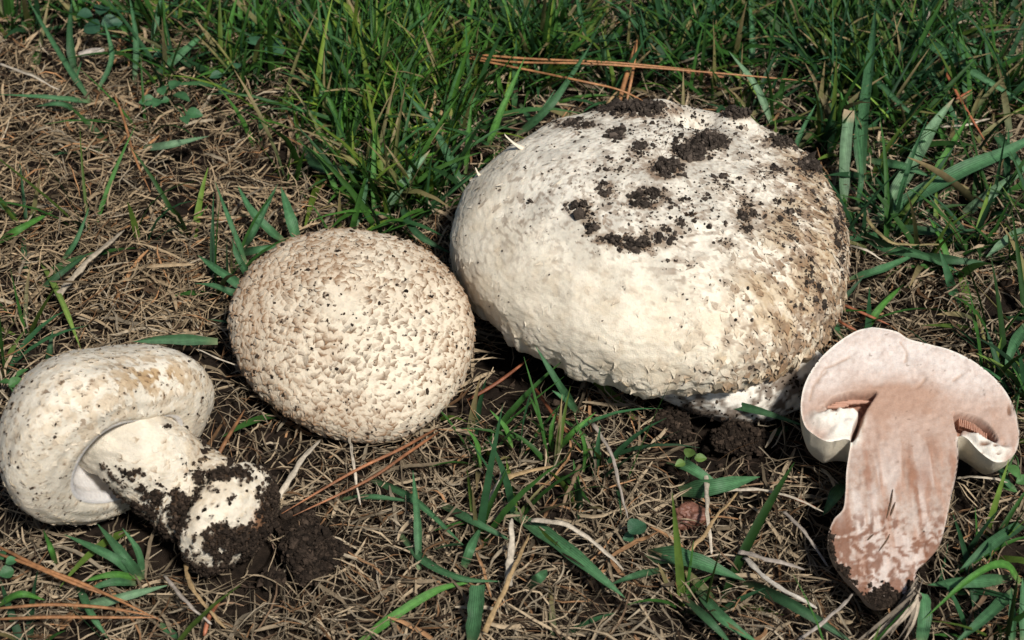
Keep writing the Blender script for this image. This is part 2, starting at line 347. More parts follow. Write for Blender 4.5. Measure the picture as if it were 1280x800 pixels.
# torn scales of the skin
wt = (ss(.12, .3, sl_)*ss(1.0, .9, sl_)*(.03+.9*right+.35*ss(.75, .95, sl_)*ss(700, 800, px[:, 0])))*top+1e-9
k, P = sample(big.V, big.F, 3600, rng, wt); kp = thin(P, .30, rng); k = k[kp]; P = P[kp]; n = len(P); f0 = big.F[k, 0]
c0 = C[f0]; br = rng.random((n, 1))*(.2+.6*right[f0][:, None]); c1 = c0*(1-br)+BROWN*br*1.1
V_, F_, C_ = flaps(P, big.N[f0], big.D[f0], rng.uniform(.25, .6, n), rng.uniform(.14, .34, n), rng.uniform(.012, .035, n)*(1+1.3*right[f0]), c0, c1, rng)
obj('scales', V_, F_, M_scale, big_root, C_, stuff=True)
# little curls of torn skin standing off the left skyline
for x, y, dx, dy, ln in ((655, 184, -22, -15, 1.0), (601, 218, -6, -8, .45)):
    b = near(big, x, y)-np.array([0, 0, .08]); e = b+np.array([dx/30., .1, -dy/26.])
    mid = (b+e)/2+np.array([0, 0, -.08]); p = spline([b, mid, e, e+np.array([-.05, 0, .12])*ln], 9)
    V_, F_ = tube(p, np.array([.16, .14, .11, .08, .06, .05, .04, .03, .012])*(.6+.4*ln), 8, squash=.45)
    obj('torn_skin', V_, F_, M_cap, big_root, np.tile(CREAM, (len(V_), 1)))
# stem lying under the cap, rounded foot showing at the right
sp = spline([at(800, 440, 1.6), at(860, 468, 1.2), at(925, 490, .8), at(978, 480, .85), at(1006, 468, .95), at(1022, 458, 1.0)], 90)
tt = np.linspace(0, 1, 90); rr = 1.2+.1*np.sin(tt*6)+.18*ss(.6, .85, tt); rr *= np.sqrt(np.clip(1-((tt-.86)/.14).clip(0)**2, 0, 1)); rr[-1] = .01
V_, F_ = tube(sp, rr, 90, wob=.07, seed=101); nz = fbm(V_*1.3, 103, 4); nf = fbm(V_*5, 107, 3)
dk = ss(.54, .62, nz*.6+nf*.4+.03+.07*ss(1000, 880, proj(V_)[:, 0])); C_ = WHITE*(1-.3*ss(.4, .7, nz))[:, None]; C_ = C_*(1-dk[:, None]*.85)+DBROWN*.85*dk[:, None]
stem = obj('stem', V_, F_, M_cap, big_root, C_)
k, P = sample(V_, F_[0], 700, rng, dk+1e-6); sz = rng.lognormal(math.log(.045), .35, len(P))
g_ = grains(P, sz, soil_colors(len(P), rng), rng); obj('soil_crumbs', g_[0], g_[1], M_crumb, stem, g_[2], smooth=False, stuff=True)
BLOCK += [big.inside, capsule(sp[5], sp[-12], 1.35)]

# ------------------------------------------------------------------ the brown scaly cap
med = Cap(4.689, 2.2, 1.2, .687, 2.133, -6.204, -3.23, .297, -.073, [.015, -.066, -.007, .013, -.003, .003], .15, 300, 450)
med_root = empty('mushroom', (med.C[0], med.C[1], 0), 'round mushroom cap covered in small brown scales, between the fallen mushroom and the largest one', 'mushroom', GRP)
V = med.V; N = med.N; top = med.up0; sl_ = med.ul/med.lrim
ax = (V-med.C)@med.M; ang = np.arctan2(ax[:, 1], ax[:, 0])
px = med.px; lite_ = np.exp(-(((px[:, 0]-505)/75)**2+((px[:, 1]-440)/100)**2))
W_ = V+.12*(np.stack([fbm(V*3, 131+k, 2) for k in range(3)], -1)-.5)*2
d1, off, d2, idn = worley(W_*3.5, 14)
a = (off*med.D).sum(1); saw = np.clip(a*1.15+.5, 0, 1)**1.5*ss(0, .07, d2-d1)
amp = ss(.03, .2, sl_)*ss(1.03, .93, sl_)
lum = (fbm(V/2.2, 121, 2)-.5)*.26
fl = ss(.8, 1., sl_)*(fbm(np.stack([np.cos(ang)*9, np.sin(ang)*9, med.ul*.5], -1), 125, 2)-.5)*.35
med.V = V+N*((lum+fl+.035*saw*amp*(1-.5*lite_)+.03*(fbm(V*5, 127, 3)-.5))*np.where(top, 1, .3))[:, None]; med.normals(); px = med.px
n1 = fbn(V*.9, 141, 3); n2 = fbn(V*4.5, 145, 3)
lite = np.clip(np.exp(-(((px[:, 0]-505)/75)**2+((px[:, 1]-430)/110)**2)), 0, 1)          # paler, smoother skin on this side
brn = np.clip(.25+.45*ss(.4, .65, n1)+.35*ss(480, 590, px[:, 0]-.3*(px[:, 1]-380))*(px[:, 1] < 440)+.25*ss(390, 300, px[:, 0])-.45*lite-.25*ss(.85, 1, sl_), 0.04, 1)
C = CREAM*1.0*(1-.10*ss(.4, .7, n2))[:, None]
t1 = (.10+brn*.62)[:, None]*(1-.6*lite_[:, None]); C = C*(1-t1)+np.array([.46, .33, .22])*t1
e = (ss(.3, .8, saw)*ss(.3, .6, n2)*amp*(.45+.55*brn))[:, None]*.9; C = C*(1-e)+np.array([.30, .175, .09])*e
dk = ss(.88, .96, fbn(V*5.2, 151, 3))*.8; C = C*(1-dk[:, None])+DBROWN*dk[:, None]
C[~top] = np.array([.6, .5, .42])
obj('cap', med.V, med.F, M_cap, med_root, np.clip(C, 0, 1))
k, P = sample(med.V, med.F, 4200, rng, (amp*(.15+.85*ss(.3, .8, saw))*(1-.55*lite_)*(1-.6*ss(.78, .97, sl_)))*top+1e-7); kp = thin(P, .25, rng); k = k[kp]; P = P[kp]; n = len(P); f0 = med.F[k, 0]
b_ = brn[f0][:, None]; c0 = C[f0]*.5+CREAM*.5; q_ = np.clip(.62+.7*b_+rng.normal(0, .22, (n, 1)), .25, 1); c1 = CREAM*.8*(1-q_)+np.array([.23, .135, .072])*q_
V_, F_, C_ = flaps(P, med.N[f0], med.D[f0], rng.uniform(.16, .40, n)*(1.3-.6*sl_[f0]), rng.uniform(.14, .42, n)*(1.25-.5*sl_[f0])*rng.uniform(.7, 1.2, n), rng.uniform(.018, .055, n), c0, c1, rng)
obj('scales', V_, F_, M_scale, med_root, C_, stuff=True)
k, P = sample(med.V, med.F, 900, rng, (dk+.03*ss(.6, .7, n2))*top+1e-6); sz = rng.lognormal(math.log(.035), .4, len(P))
g_ = grains(P+med.N[med.F[k, 0]]*.01, sz, soil_colors(len(P), rng)*1.3, rng); obj('soil_crumbs', g_[0], g_[1], M_crumb, med_root, g_[2], smooth=False, stuff=True)
p_ = [med.C-med.axis*.2, med.C-med.axis*2.4+np.array([0, 1.2, -.4])]
V_, F_ = tube(spline([p_[0], p_[1]], 20), np.linspace(1.5, 1.3, 20), 40, wob=.05); obj('stem', V_, F_, M_cap, med_root, np.tile(CREAM, (len(V_), 1)))
BLOCK += [med.inside]

# ------------------------------------------------------------------ the fallen mushroom, lower left
lef = Cap(3.896, 3.393, .997, .604, 1.959, -14.099, -10.928, -.788, -1.331, [-.067, -.07, -.041, -.031, .002, -.028], .2, 260, 380, inner=.44)
lef_root = empty('mushroom', (lef.C[0], lef.C[1], 0), 'white mushroom fallen on its side, thick stem ending in a soil-caked bulb', 'mushroom', GRP)
V = lef.V; N = lef.N; top = lef.up0; sl_ = lef.ul/lef.lrim
ax = (V-lef.C)@lef.M; ang = np.arctan2(ax[:, 1], ax[:, 0])
n1 = fbn(V*.9, 161, 4); n2 = fbn(V*3.8, 165, 3)
Q = np.stack([np.cos(ang)*12, np.sin(ang)*12, lef.ul*1.5], -1)
d1, off, d2, idn = worley(Q*1.1, 24); saw = np.clip(off[:, 2]*.9+.5, 0, 1)**1.5*ss(0, .25, d2-d1)
lum = (fbm(V/2.2, 171, 2)-.5)*.2+(fbm(V*1.6, 175, 3)-.5)*.03
rings = .028*np.sin(lef.ul*9+5*fbm(V*.8, 177, 2))*ss(.45, .8, sl_)
lef.V = V+N*((lum+.02*saw*ss(.1, .3, sl_)+rings*.7)*np.where(top, 1, .35))[:, None]; lef.normals(); px = lef.px
C = (WHITE*.3+CREAM*.68)*(1-.10*ss(.4, .7, n1))[:, None]; tn = ss(.4, .8, n2)*.22; C = C*(1-tn[:, None])+np.array([.60, .46, .28])*tn[:, None]
yb = np.clip(np.exp(-(((px[:, 0]-195)/55)**2+((px[:, 1]-470)/24)**2))+.3*np.exp(-(((px[:, 0]-120)/80)**2+((px[:, 1]-520)/60)**2)), 0, 1)*ss(.38, .58, n2)*lef.facing
C = C*(1-yb[:, None]*.85)+np.array([.46, .29, .13])*yb[:, None]*.85
e = (ss(.4, .9, saw)*ss(.5, .62, n2)*.4*ss(.1, .3, sl_)*top)[:, None]; C = C*(1-e)+BROWN*e
dk = ss(.84, .95, fbn(V*8.5+.6*fbm(V*2, 187, 2)[:, None], 181, 3)+.08*(fbn(V*.9, 188, 2)-.5))*.8*top+ss(.6, .9, fbn(V*4, 185, 3))*ss(40, 0, px[:, 0])*.5; dk = np.clip(dk, 0, 1); C = C*(1-dk[:, None])+np.array([.20, .125, .07])*dk[:, None]
C[~top] = np.array([.74, .71, .68])
obj('cap', lef.V, lef.F, M_cap, lef_root, np.clip(C, 0, 1))
k, P = sample(lef.V, lef.F, 420, rng, dk+1e-6); sz = rng.lognormal(math.log(.028), .4, len(P))
g_ = grains(P+lef.N[lef.F[k, 0]]*.01, sz, soil_colors(len(P), rng)*1.2, rng); obj('soil_crumbs', g_[0], g_[1], M_crumb, lef_root, g_[2], smooth=False, stuff=True)
k, P = sample(lef.V, lef.F, 1500, rng, (ss(.15, .3, sl_)*ss(1, .9, sl_)*(.08+yb))*top+1e-7); kp = thin(P, .35, rng); k = k[kp]; P = P[kp]; n = len(P); f0 = lef.F[k, 0]
c0 = C[f0]; br = rng.random((n, 1))*(.15+.5*yb[f0][:, None]); V_, F_, C_ = flaps(P, lef.N[f0], lef.D[f0], rng.uniform(.2, .45, n), rng.uniform(.12, .3, n), rng.uniform(.015, .05, n), c0, c0*(1-br)+BROWN*br, rng)
obj('scales', V_, F_, M_scale, lef_root, C_, stuff=True)
s0 = lef.C+lef.axis*.7; e1 = at(290, 650, 2.0)
sp = spline([s0+[.2, .25, 0], lef.C-lef.axis*.9+[.35, .35, .1], at(222, 602, 2.4), at(258, 628, 2.1), e1, at(318, 669, 1.9)], 150)
arc = np.concatenate([[0], np.cumsum(np.linalg.norm(np.diff(sp, axis=0), axis=1))]); L_ = arc[-1]; tt = arc/L_
rr = np.interp(tt, [0, .12, .25, .4, .55, .68, .74, .80, .88, 1], [1.75, 1.54, 1.55, 1.62, 1.68, 1.72, 1.68, 2.08, 2.24, 2.15])
end = L_-1.7; rr *= np.sqrt(np.clip(1-((arc-end)/1.72).clip(0)**2, 0, 1)); rr[-1] = .01
rr = rr-.36*np.exp(-((tt-.73)/.028)**2)
V_, F_ = tube(sp, rr, 150, wob=.045, seed=191)
px = proj(V_); nz = fbn(V_*1.3, 193, 4); nf = fbn(V_*4.5, 197, 3); tv = np.append(np.repeat(tt, 150), [0, 1])
LD = [(222, 640, 16, 40, 1.2), (205, 665, 16, 22, .9), (300, 672, 48, 26, 1.35), (272, 684, 32, 16, 1.), (335, 645, 20, 50, 1.3), (288, 594, 45, 10, 1.1), (240, 615, 20, 16, .5), (207, 534, 10, 7, .8), (190, 620, 45, 45, .75), (150, 595, 30, 30, .5), (215, 700, 30, 12, .8), (155, 610, 22, 24, .6), (272, 618, 14, 10, .6), (330, 690, 40, 25, 1.1), (250, 712, 60, 14, .9)]
bl = blobs(px, LD); dk = ss(.5, .62, bl*.76+(nz-.5)*.4+(nf-.5)*.6+.06)*ss(.02, .15, bl)
sp2 = ss(.68, .84, fbn(V_*5.5+nz[:, None], 199, 4))*.8*ss(.25, .42, tv); dk = np.clip(dk+sp2, 0, 1)
rot_ = np.exp(-(((px[:, 0]-322)/9)**2+((px[:, 1]-664)/20)**2))*ss(.2, .5, nf+.2)
C_ = (WHITE*.25+CREAM*.68)*(1-.15*ss(.4, .7, nz))[:, None]; yb = np.clip(ss(.5, .8, nf)*.35*ss(.15, .3, tv)+.25*ss(.45, .7, nz)*ss(.2, .4, tv), 0, .6); C_ = C_*(1-yb[:, None])+np.array([.5, .36, .2])*yb[:, None]
C_ = C_*(1-dk[:, None])+DBROWN*.6*dk[:, None]; C_ = C_*(1-rot_[:, None])+np.array([.42, .22, .12])*rot_[:, None]
nv = np.vstack([vnormals(V_[:-2], 150, 150), [[0, 0, 1], [0, 0, 1]]])
if ((V_[:-2]-np.repeat(sp, 150, 0))*nv[:-2]).sum() < 0: nv = -nv
V_ = V_+nv*(dk*.06*(1-rot_)+(nf-.5)*.05)[:, None]
C_stem = C_
stem = obj('stem', V_, F_, M_cap, lef_root, C_)
k, P = sample(V_, F_[0], 9500, rng, dk**1.5*(1-rot_)+1e-6); sz = rng.lognormal(math.log(.04), .42, len(P)); b0 = bl[F_[0][k, 0]]
g_ = grains(P+nv[F_[0][k, 0]]*(sz*.2+rng.random(len(P))*.12*ss(.5, 1, b0))[:, None], sz, soil_colors(len(P), rng), rng)
obj('soil_crumbs', g_[0], g_[1], M_crumb, stem, g_[2], smooth=False, stuff=True)
k, P = sample(V_, F_[0], 900, rng, ss(.2, .32, tv)*ss(.74, .68, tv)*(1-dk)+1e-9); kp = thin(P, .22, rng); k = k[kp]; P = P[kp]; n = len(P); f0 = F_[0][k, 0]
Ds = np.repeat(nrm(np.gradient(sp, axis=0)), 150, 0)[f0.clip(0, 150*150-1)]; c0 = C_stem[f0]; br = rng.random((n, 1))*.8
g_ = flaps(P, nv[f0], Ds, rng.uniform(.12, .34, n), rng.uniform(.14, .38, n), rng.uniform(.015, .05, n), c0, c0*(1-br)+np.array([.30, .19, .10])*br, rng); obj('scales', g_[0], g_[1], M_scale, stem, g_[2], stuff=True)
BLOCK += [lef.inside, capsule(sp[40], sp[-40], 1.85)]

# ------------------------------------------------------------------ the halved mushroom, right
TILT = R_(16); n_c = np.array([0, -math.sin(TILT), math.cos(TILT)]); e2 = np.array([0, math.cos(TILT), math.sin(TILT)]); e1_ = np.array([1., 0, 0])
P0 = at(1120, 640, 2.0)
def onp(px, py):
    d = ray(px, py); return CAM+d*(((P0-CAM)@n_c)/(d@n_c))
def to2(p): p = onp(*p)-P0; return [p@e1_, p@e2]
OUT = [(1090, 409), (1106, 411), (1122, 415), (1137, 424), (1165, 431), (1192, 439), (1222, 455), (1250, 480), (1267, 508), (1274, 538), (1271, 562), (1260, 575), (1246, 578), (1234, 572), (1222, 562), (1210, 549), (1201, 545), (1197, 550),
       (1198, 570), (1195, 595), (1188, 625), (1182, 655), (1174, 682), (1160, 700), (1147, 712), (1142, 730), (1128, 748), (1108, 758), (1088, 754), (1072, 736), (1052, 714), (1040, 695), (1035, 672), (1042, 650), (1054, 636), (1057, 615), (1058, 590), (1061, 568), (1063, 552),
       (1056, 549), (1046, 551), (1034, 552), (1020, 545), (1006, 532), (1001, 508), (1006, 480), (1022, 452), (1046, 429), (1070, 414)]
CAVL = [(1031, 508), (1040, 497), (1058, 490), (1080, 488), (1096, 490), (1092, 499), (1081, 516), (1077, 530), (1070, 547), (1064, 551), (1066, 538), (1073, 520), (1070, 513), (1060, 514), (1048, 512), (1036, 512)]
CAVR = [(1190, 514), (1206, 516), (1224, 522), (1238, 533), (1247, 548), (1243, 553), (1230, 547), (1214, 541), (1204, 538), (1200, 546), (1196, 540)]
def dense(L, n=600):
    p = np.array([to2(q) for q in L]); p = np.vstack([p, p[:1]]); c = spline(p, n); return c[:-1]
def sdist(P, poly):
    """signed distance, positive inside"""
    d = np.empty(len(P)); ins = np.zeros(len(P), bool); a = poly; b = np.roll(poly, -1, 0)
    near_ = np.empty((len(P), 2))
    for s in range(0, len(P), 4000):
        p = P[s:s+4000]; D = np.linalg.norm(p[:, None]-poly[None], axis=2); j = D.argmin(1); d[s:s+4000] = D[np.arange(len(p)), j]; near_[s:s+4000] = poly[j]
        c = ((a[None, :, 1] > p[:, None, 1]) != (b[None, :, 1] > p[:, None, 1])) & (p[:, None, 0] < (b[None, :, 0]-a[None, :, 0])*(p[:, None, 1]-a[None, :, 1])/(b[None, :, 1]-a[None, :, 1]+1e-12)+a[None, :, 0])
        ins[s:s+4000] = c.sum(1) % 2 == 1
    return np.where(ins, d, -d), near_
oc = dense(OUT, 1100); cl = dense(CAVL, 300); cr = dense(CAVR, 300)
h_ = .055; xs = np.arange(oc[:, 0].min()-.1, oc[:, 0].max()+.1, h_); ys = np.arange(oc[:, 1].min()-.1, oc[:, 1].max()+.1, h_)
X, Y = np.meshgrid(xs, ys); G = np.stack([X.ravel(), Y.ravel()], 1); sd, nr_ = sdist(G, oc)
snap = abs(sd) < h_*.72; G[snap] = nr_[snap]; sdc = np.where(snap, 0, sd); inn = sdc >= 0
Fq = grid_faces(len(ys), len(xs)); Fq = Fq[inn[Fq].all(1)]; used = np.unique(Fq); re = -np.ones(len(G), int); re[used] = np.arange(len(used)); Fq = re[Fq]; G = G[used]; sdc = sdc[used]
cnt = {}
E = np.concatenate([Fq[:, [0, 1]], Fq[:, [1, 2]], Fq[:, [2, 3]], Fq[:, [3, 0]]]); key = np.sort(E, 1); uq, iv, ct = np.unique(key[:, 0]*10**7+key[:, 1], return_inverse=True, return_counts=True); BE = E[ct[iv] == 1]
bnd = np.zeros(len(G), bool); bnd[BE.ravel()] = True; sdc[bnd] = 0
W3 = P0+G[:, :1]*e1_+G[:, 1:]*e2; pxg = proj(W3)
sl1, _ = sdist(G, cl); sr1, _ = sdist(G, cr); cav = np.maximum(sl1, sr1)
capz = ss(600, 520, pxg[:, 1])
deep = .9*ss(-.01, .09, cav); nz = fbn(np.c_[G*1.2, 0*sdc], 201, 4); nf = fbn(np.c_[G*5, 0*sdc], 205, 3); fib = fbn(np.c_[G[:, 0]*6, G[:, 1]*.9, 0*sdc], 209, 4)
relief = (nz-.5)*.07+(nf-.5)*.045+.03*(fbn(np.c_[G[:, 0]*12, G[:, 1]*2.5, 0*sdc], 247, 2)-.5)*(1-.6*capz)+.03*(fib-.5)*(1-capz)-.05*ss(.15, 0, sdc)
# a shallow ridge across the cap flesh, from the middle towards the upper left
rl = np.array(to2((1118, 425))); r2 = np.array(to2((1178, 492))); tl = np.clip(((G-rl)@(r2-rl))/((r2-rl)@(r2-rl)), 0, 1); dl = np.linalg.norm(G-rl-tl[:, None]*(r2-rl), axis=1); relief += .06*np.exp(-(dl/.12)**2)
cracks = []
for A in ([(1022, 478), (1030, 462), (1045, 455), (1062, 446)], [(1012, 500), (1018, 480), (1033, 464)], [(1125, 428), (1133, 440), (1132, 452)], [(1192, 475), (1202, 468)], [(1148, 484), (1156, 474)], [(1088, 497), (1080, 520), (1078, 540)]):
    c = spline([to2(q) for q in A], 60); D = np.full(len(G), 9.)
    for q in c: D = np.minimum(D, (G[:, 0]-q[0])**2+(G[:, 1]-q[1])**2)
    cracks.append(np.sqrt(D))
crk = np.exp(-(np.min(cracks, 0)/.05)**2); relief -= .05*crk
ell = np.minimum(np.hypot((pxg[:, 0]-1044)/40, (pxg[:, 1]-532)/27), np.hypot((pxg[:, 0]-1232)/36, (pxg[:, 1]-560)/25))+.35*(fbn(np.c_[G*1.8, 0*sdc], 249, 3)-.5)
lowline = np.where(pxg[:, 0] < 1120, 510, 516+.62*(pxg[:, 0]-1192).clip(0, 60)+6)
rimw = ss(.0, .06, -cav)*ss(-4, 6, pxg[:, 1]-lowline+14*(nf-.5)*(pxg[:, 0] < 1050))*ss(1.2, .5, -cav)*np.where(pxg[:, 0] < 1120, ss(1090, 1078, pxg[:, 0]), ss(1193, 1203, pxg[:, 0]))*ss(590, 575, pxg[:, 1])*ss(1.12, .72, ell)     # curled white rims under each hollow
relief += rimw*ss(0, .3, sdc)*(.20+.30*(fbm(np.c_[G*3.2, 0*sdc], 213, 3)-.4))
front = W3+n_c*(relief-deep)[:, None]; front[bnd] = W3[bnd]
dm = 1.9+1.6*capz; dpt = np.sqrt(np.clip(1-(1-np.clip(sdc/dm, 0, 1))**2, 0, 1))*dm*.95
back = W3-n_c*(dpt+.02)[:, None]-e2*(.30*dpt*capz*ss(470, 540, pxg[:, 1]))[:, None]-np.array([0, .0, .0]); back[bnd] = W3[bnd]
PINK = np.array([.43, .275, .20]); PALE = np.array([.71, .63, .57]); STAIN = np.array([.19, .075, .036])
pk = np.clip(np.exp(-(((pxg[:, 0]-1120)/70)**2+((pxg[:, 1]-490)/22)**2))*.8+.75*ss(470, 520, pxg[:, 1])*ss(660, 560, pxg[:, 1])*(1-ss(1.1, .2, sdc)*.2)+.15*ss(.4, .6, nz), 0, 1)
pk *= (1-.65*np.exp(-((pxg[:, 0]-1057)/16)**2)*(pxg[:, 1] > 520))
C = PALE*(1-pk[:, None])+PINK*pk[:, None]; C = C*(1-(1-capz[:, None])*np.array([.26, .32, .36]))
grn_ = ss(.45, .8, fbn(np.c_[G*9, 0*sdc], 241, 3))*(.18+.22*(1-capz)); C = C*(1-grn_[:, None])+np.array([.33, .19, .13])*grn_[:, None]
fb = ss(.5, .8, fib)*(1-capz)*.5; C = C*(1-fb[:, None])+np.array([.44, .25, .17])*fb[:, None]
Gw = G+.5*np.stack([fbm(np.c_[G*1.7, 0*sdc+5], 223, 3), fbm(np.c_[G*1.7, 0*sdc+9], 225, 3)], 1)
nn = fbn(np.c_[Gw*[1.5, .9], 0*sdc+3], 221, 5); nf2 = fbn(np.c_[(Gw+.1*nf[:, None])@np.array([[.8, .6], [-.6, .8]])*6, 0*sdc], 227, 4)
st2 = (1-capz)*ss(.48, .72, fbn(np.c_[G[:, 0]*2.6, G[:, 1]*.55, 0*sdc], 243, 4)*.75+nf*.25)*.75; C = C*(1-st2[:, None])+np.array([.28, .135, .08])*st2[:, None]
lt = (1-capz)*ss(.55, .8, fbn(np.c_[G[:, 0]*3, G[:, 1]*.5, 0*sdc+9], 245, 3))*.5; C = C*(1-lt[:, None])+PALE*lt[:, None]
bs_ = ss(.46, .68, nn*.45+nf2*.55+.05+.16*ss(620, 730, pxg[:, 1])+.06*ss(1.0, .2, sdc)-.10)*ss(615, 665, pxg[:, 1]); C = C*(1-bs_[:, None]*.85)+STAIN*bs_[:, None]*.85
pb = np.exp(-(((pxg[:, 0]-1155)/10)**2+((pxg[:, 1]-597)/20)**2))*.6; C = C*(1-pb[:, None])+STAIN*1.3*pb[:, None]
dk = np.clip(ss(733, 744, pxg[:, 1]+22*(nf-.5)+.12*(pxg[:, 0]-1100).clip(-60, 0))*1.+ss(.22, .0, sdc-.25*(nf-.4))*ss(650, 690, pxg[:, 1])*ss(1085, 1050, pxg[:, 0])*.8, 0, 1)
C = C*(1-dk[:, None])+DBROWN*.7*dk[:, None]
rimc = np.clip(ss(.07, .01, sdc-.08*(nf-.5))*.7*nz*capz+ss(.08, .01, sdc-.05*(nf-.5))*.4*ss(700, 650, pxg[:, 1])+rimw*.95, 0, 1)[:, None]; C = C*(1-rimc)+np.array([.78, .73, .64])*rimc
sk = ss(.83, .88, fbm(np.c_[G*4.5, 0*sdc], 231, 2))*.6*(cav < -.1); C = C*(1-sk[:, None])+DBROWN*1.3*sk[:, None]
C = C*(1-crk[:, None]*.55)+np.array([.36, .22, .14])*crk[:, None]*.55
gl = ss(0, .1, cav); stripes = .75+.25*np.sin(G[:, 0]*30+G[:, 1]*14); C = C*(1-gl[:, None])+(np.array([.42, .22, .15])*stripes[:, None])*gl[:, None]
for x, y, rx, ry in ((1230, 556, 7, 3), (1243, 559, 3, 2), (1226, 566, 3, 1.5), (1247, 569, 3, 1.5), (1262, 512, 3, 7)):
    hd = np.exp(-(((pxg[:, 0]-x)/rx)**2+((pxg[:, 1]-y)/ry)**2)**2)[:, None]; C = C*(1-hd)+np.array([.2, .11, .07])*hd; front -= n_c*hd*.12*(~bnd[:, None])
Cb = np.tile(CREAM*.92, (len(G), 1)); sb = ss(620, 700, pxg[:, 1])[:, None]; Cb = Cb*(1-.6*sb)+STAIN*.6*sb
back += nrm(back-(P0))*((fbm(back*1.2, 235, 3)-.5)*.12*np.where(bnd, 0, 1))[:, None]
cut_root = empty('halved_mushroom', (P0[0], P0[1], 0), 'mushroom cut in half lengthwise, pinkish flesh facing up, right of the largest one', 'mushroom', GRP)
nG = len(G)
obj('cut_face', front, Fq, M_flesh, cut_root, np.clip(C, 0, 1))
obj('outer_skin', back, Fq[:, ::-1], M_cap, cut_root, Cb)
# gills inside the two hollows, thin plates side by side
for A, wd in (([(1042, 503), (1060, 497), (1086, 495)], 8), ([(1200, 522), (1220, 529), (1238, 543)], 9)):
    c = spline([onp(*q) for q in A], 2*wd)
    for q in c[1:-1]:
        u_ = nrm(np.array([.35, .2, 0.])+rng.normal(0, .05, 3)) if A[0][0] < 1100 else nrm(np.array([.1, 1., 0])+rng.normal(0, .05, 3))
        s_ = np.linspace(-1, 1, 5)[:, None]; ln = .20; A0 = q-n_c*.35+u_*s_*ln*e2.dot([0, 1, 0])+e2*.02
        if A[0][0] < 1100: A0 = q-n_c*.35+e1_*s_*.28+e2*rng.normal(0, .02)
        A1 = A0-n_c*.25; t_ = (np.array([.006, .014, 0]) if A[0][0] < 1100 else np.array([.016, 0, 0]))
        Vg = np.vstack([A0-t_, A0+t_, A1+t_, A1-t_]); Fg = np.vstack([np.stack([np.arange(4)+5*a_, np.arange(4)+1+5*a_, np.arange(4)+1+5*((a_+1) % 4), np.arange(4)+5*((a_+1) % 4)], 1) for a_ in range(4)])
        obj('gill', Vg, Fg, M_flesh, cut_root, np.tile(np.array([.50, .29, .21]), (20, 1)))
k, P = sample(front, Fq, 1300, rng, dk**2+.01*sk+1e-9); sz = rng.lognormal(math.log(.04), .35, len(P))
g_ = grains(P+n_c*.01, sz, soil_colors(len(P), rng), rng); obj('soil_crumbs', g_[0], g_[1], M_crumb, cut_root, g_[2], smooth=False, stuff=True)
for A in ([(1108, 648), (1113, 630), (1116, 612)], [(1113, 645), (1119, 628)], [(1098, 690), (1108, 676), (1112, 668)], [(1084, 676), (1092, 668)]):
    p = spline([onp(*q)+n_c*.03 for q in A], 8); V_, F_ = tube(p, np.array([.01, .025, .03, .035, .03, .03, .02, .01]), 6); obj('fibre', V_, F_, M_straw, cut_root, np.tile(DBROWN*1.2, (len(V_), 1)))
BLOCK += [capsule(onp(1118, 560), onp(1105, 715), 1.75), capsule(onp(1060, 480)-n_c*1.2, onp(1215, 500)-n_c*1.2, 2.3), capsule(onp(1100, 440)-n_c*1.3, onp(1180, 460)-n_c*1.3, 1.8)]
def blocked(P):
    """P (n,s,3): any sample inside a mushroom"""
    q = P.reshape(-1, 3); r = np.zeros(len(q), bool)
    for f in BLOCK: r |= f(q)
    return r.reshape(P.shape[:2]).any(1)
#@@TURF
# ------------------------------------------------------------------ the turf
rng = np.random.default_rng(5)
x = np.concatenate([-np.geomspace(60, 3000, 14)[::-1], np.linspace(-44, 44, 380), np.geomspace(60, 3000, 14)])
y = np.concatenate([-np.geomspace(50, 3000, 12)[::-1], np.linspace(-30, 44, 330), np.geomspace(60, 3000, 14)])
X, Y = np.meshgrid(x, y); X = X.ravel(); Y = Y.ravel()
Z = ground(X, Y)-.55+.5*(fbm(np.stack([X*.9, Y*.9, 0*X], -1), 301, 3)-.5)+.22*(fbm(np.stack([X*4, Y*4, 0*X], -1), 305, 2)-.5)
g = obj('ground', np.stack([X, Y, Z], 1), grid_faces(len(y), len(x)), M_soil); g['kind'] = 'structure'

def field(n, dens):
    """n candidate places, kept with the probability dens(px, xy); fewer outside the picture"""
    xy = np.stack([rng.uniform(-40, 40, n), rng.uniform(-27, 40, n)], 1); p = proj(np.c_[xy, 0*xy[:, 0]])
    out = ((p[:, 0] < -50) | (p[:, 0] > 1330) | (p[:, 1] < -50) | (p[:, 1] > 860)); d = dens(p, xy)*np.where(out, .35, 1.)
    k = rng.random(n) < d; return xy[k], p[k]
BARE = [(655, 475, 70, 50, 1.2), (590, 505, 40, 30, 1.), (880, 545, 110, 38, 1.2), (270, 460, 28, 45, 1.), (330, 560, 60, 22, .5), (395, 690, 40, 40, .95), (110, 210, 20, 14, .7), (1000, 560, 40, 30, .8), (320, 735, 80, 18, .7), (20, 440, 20, 30, .6), (980, 240, 40, 40, .5), (760, 530, 70, 25, .6), (990, 100, 40, 20, .6), (60, 20, 90, 30, .5), (640, -12, 700, 22, .7), (1000, 215, 60, 50, .7), (690, 130, 60, 25, .5), (840, 110, 110, 18, .6), (1100, 30, 60, 25, .5), (230, 10, 60, 20, .6), (400, 270, 40, 18, .5)]  # bare dark soil, some opened to stand in for shade under caps, between tufts
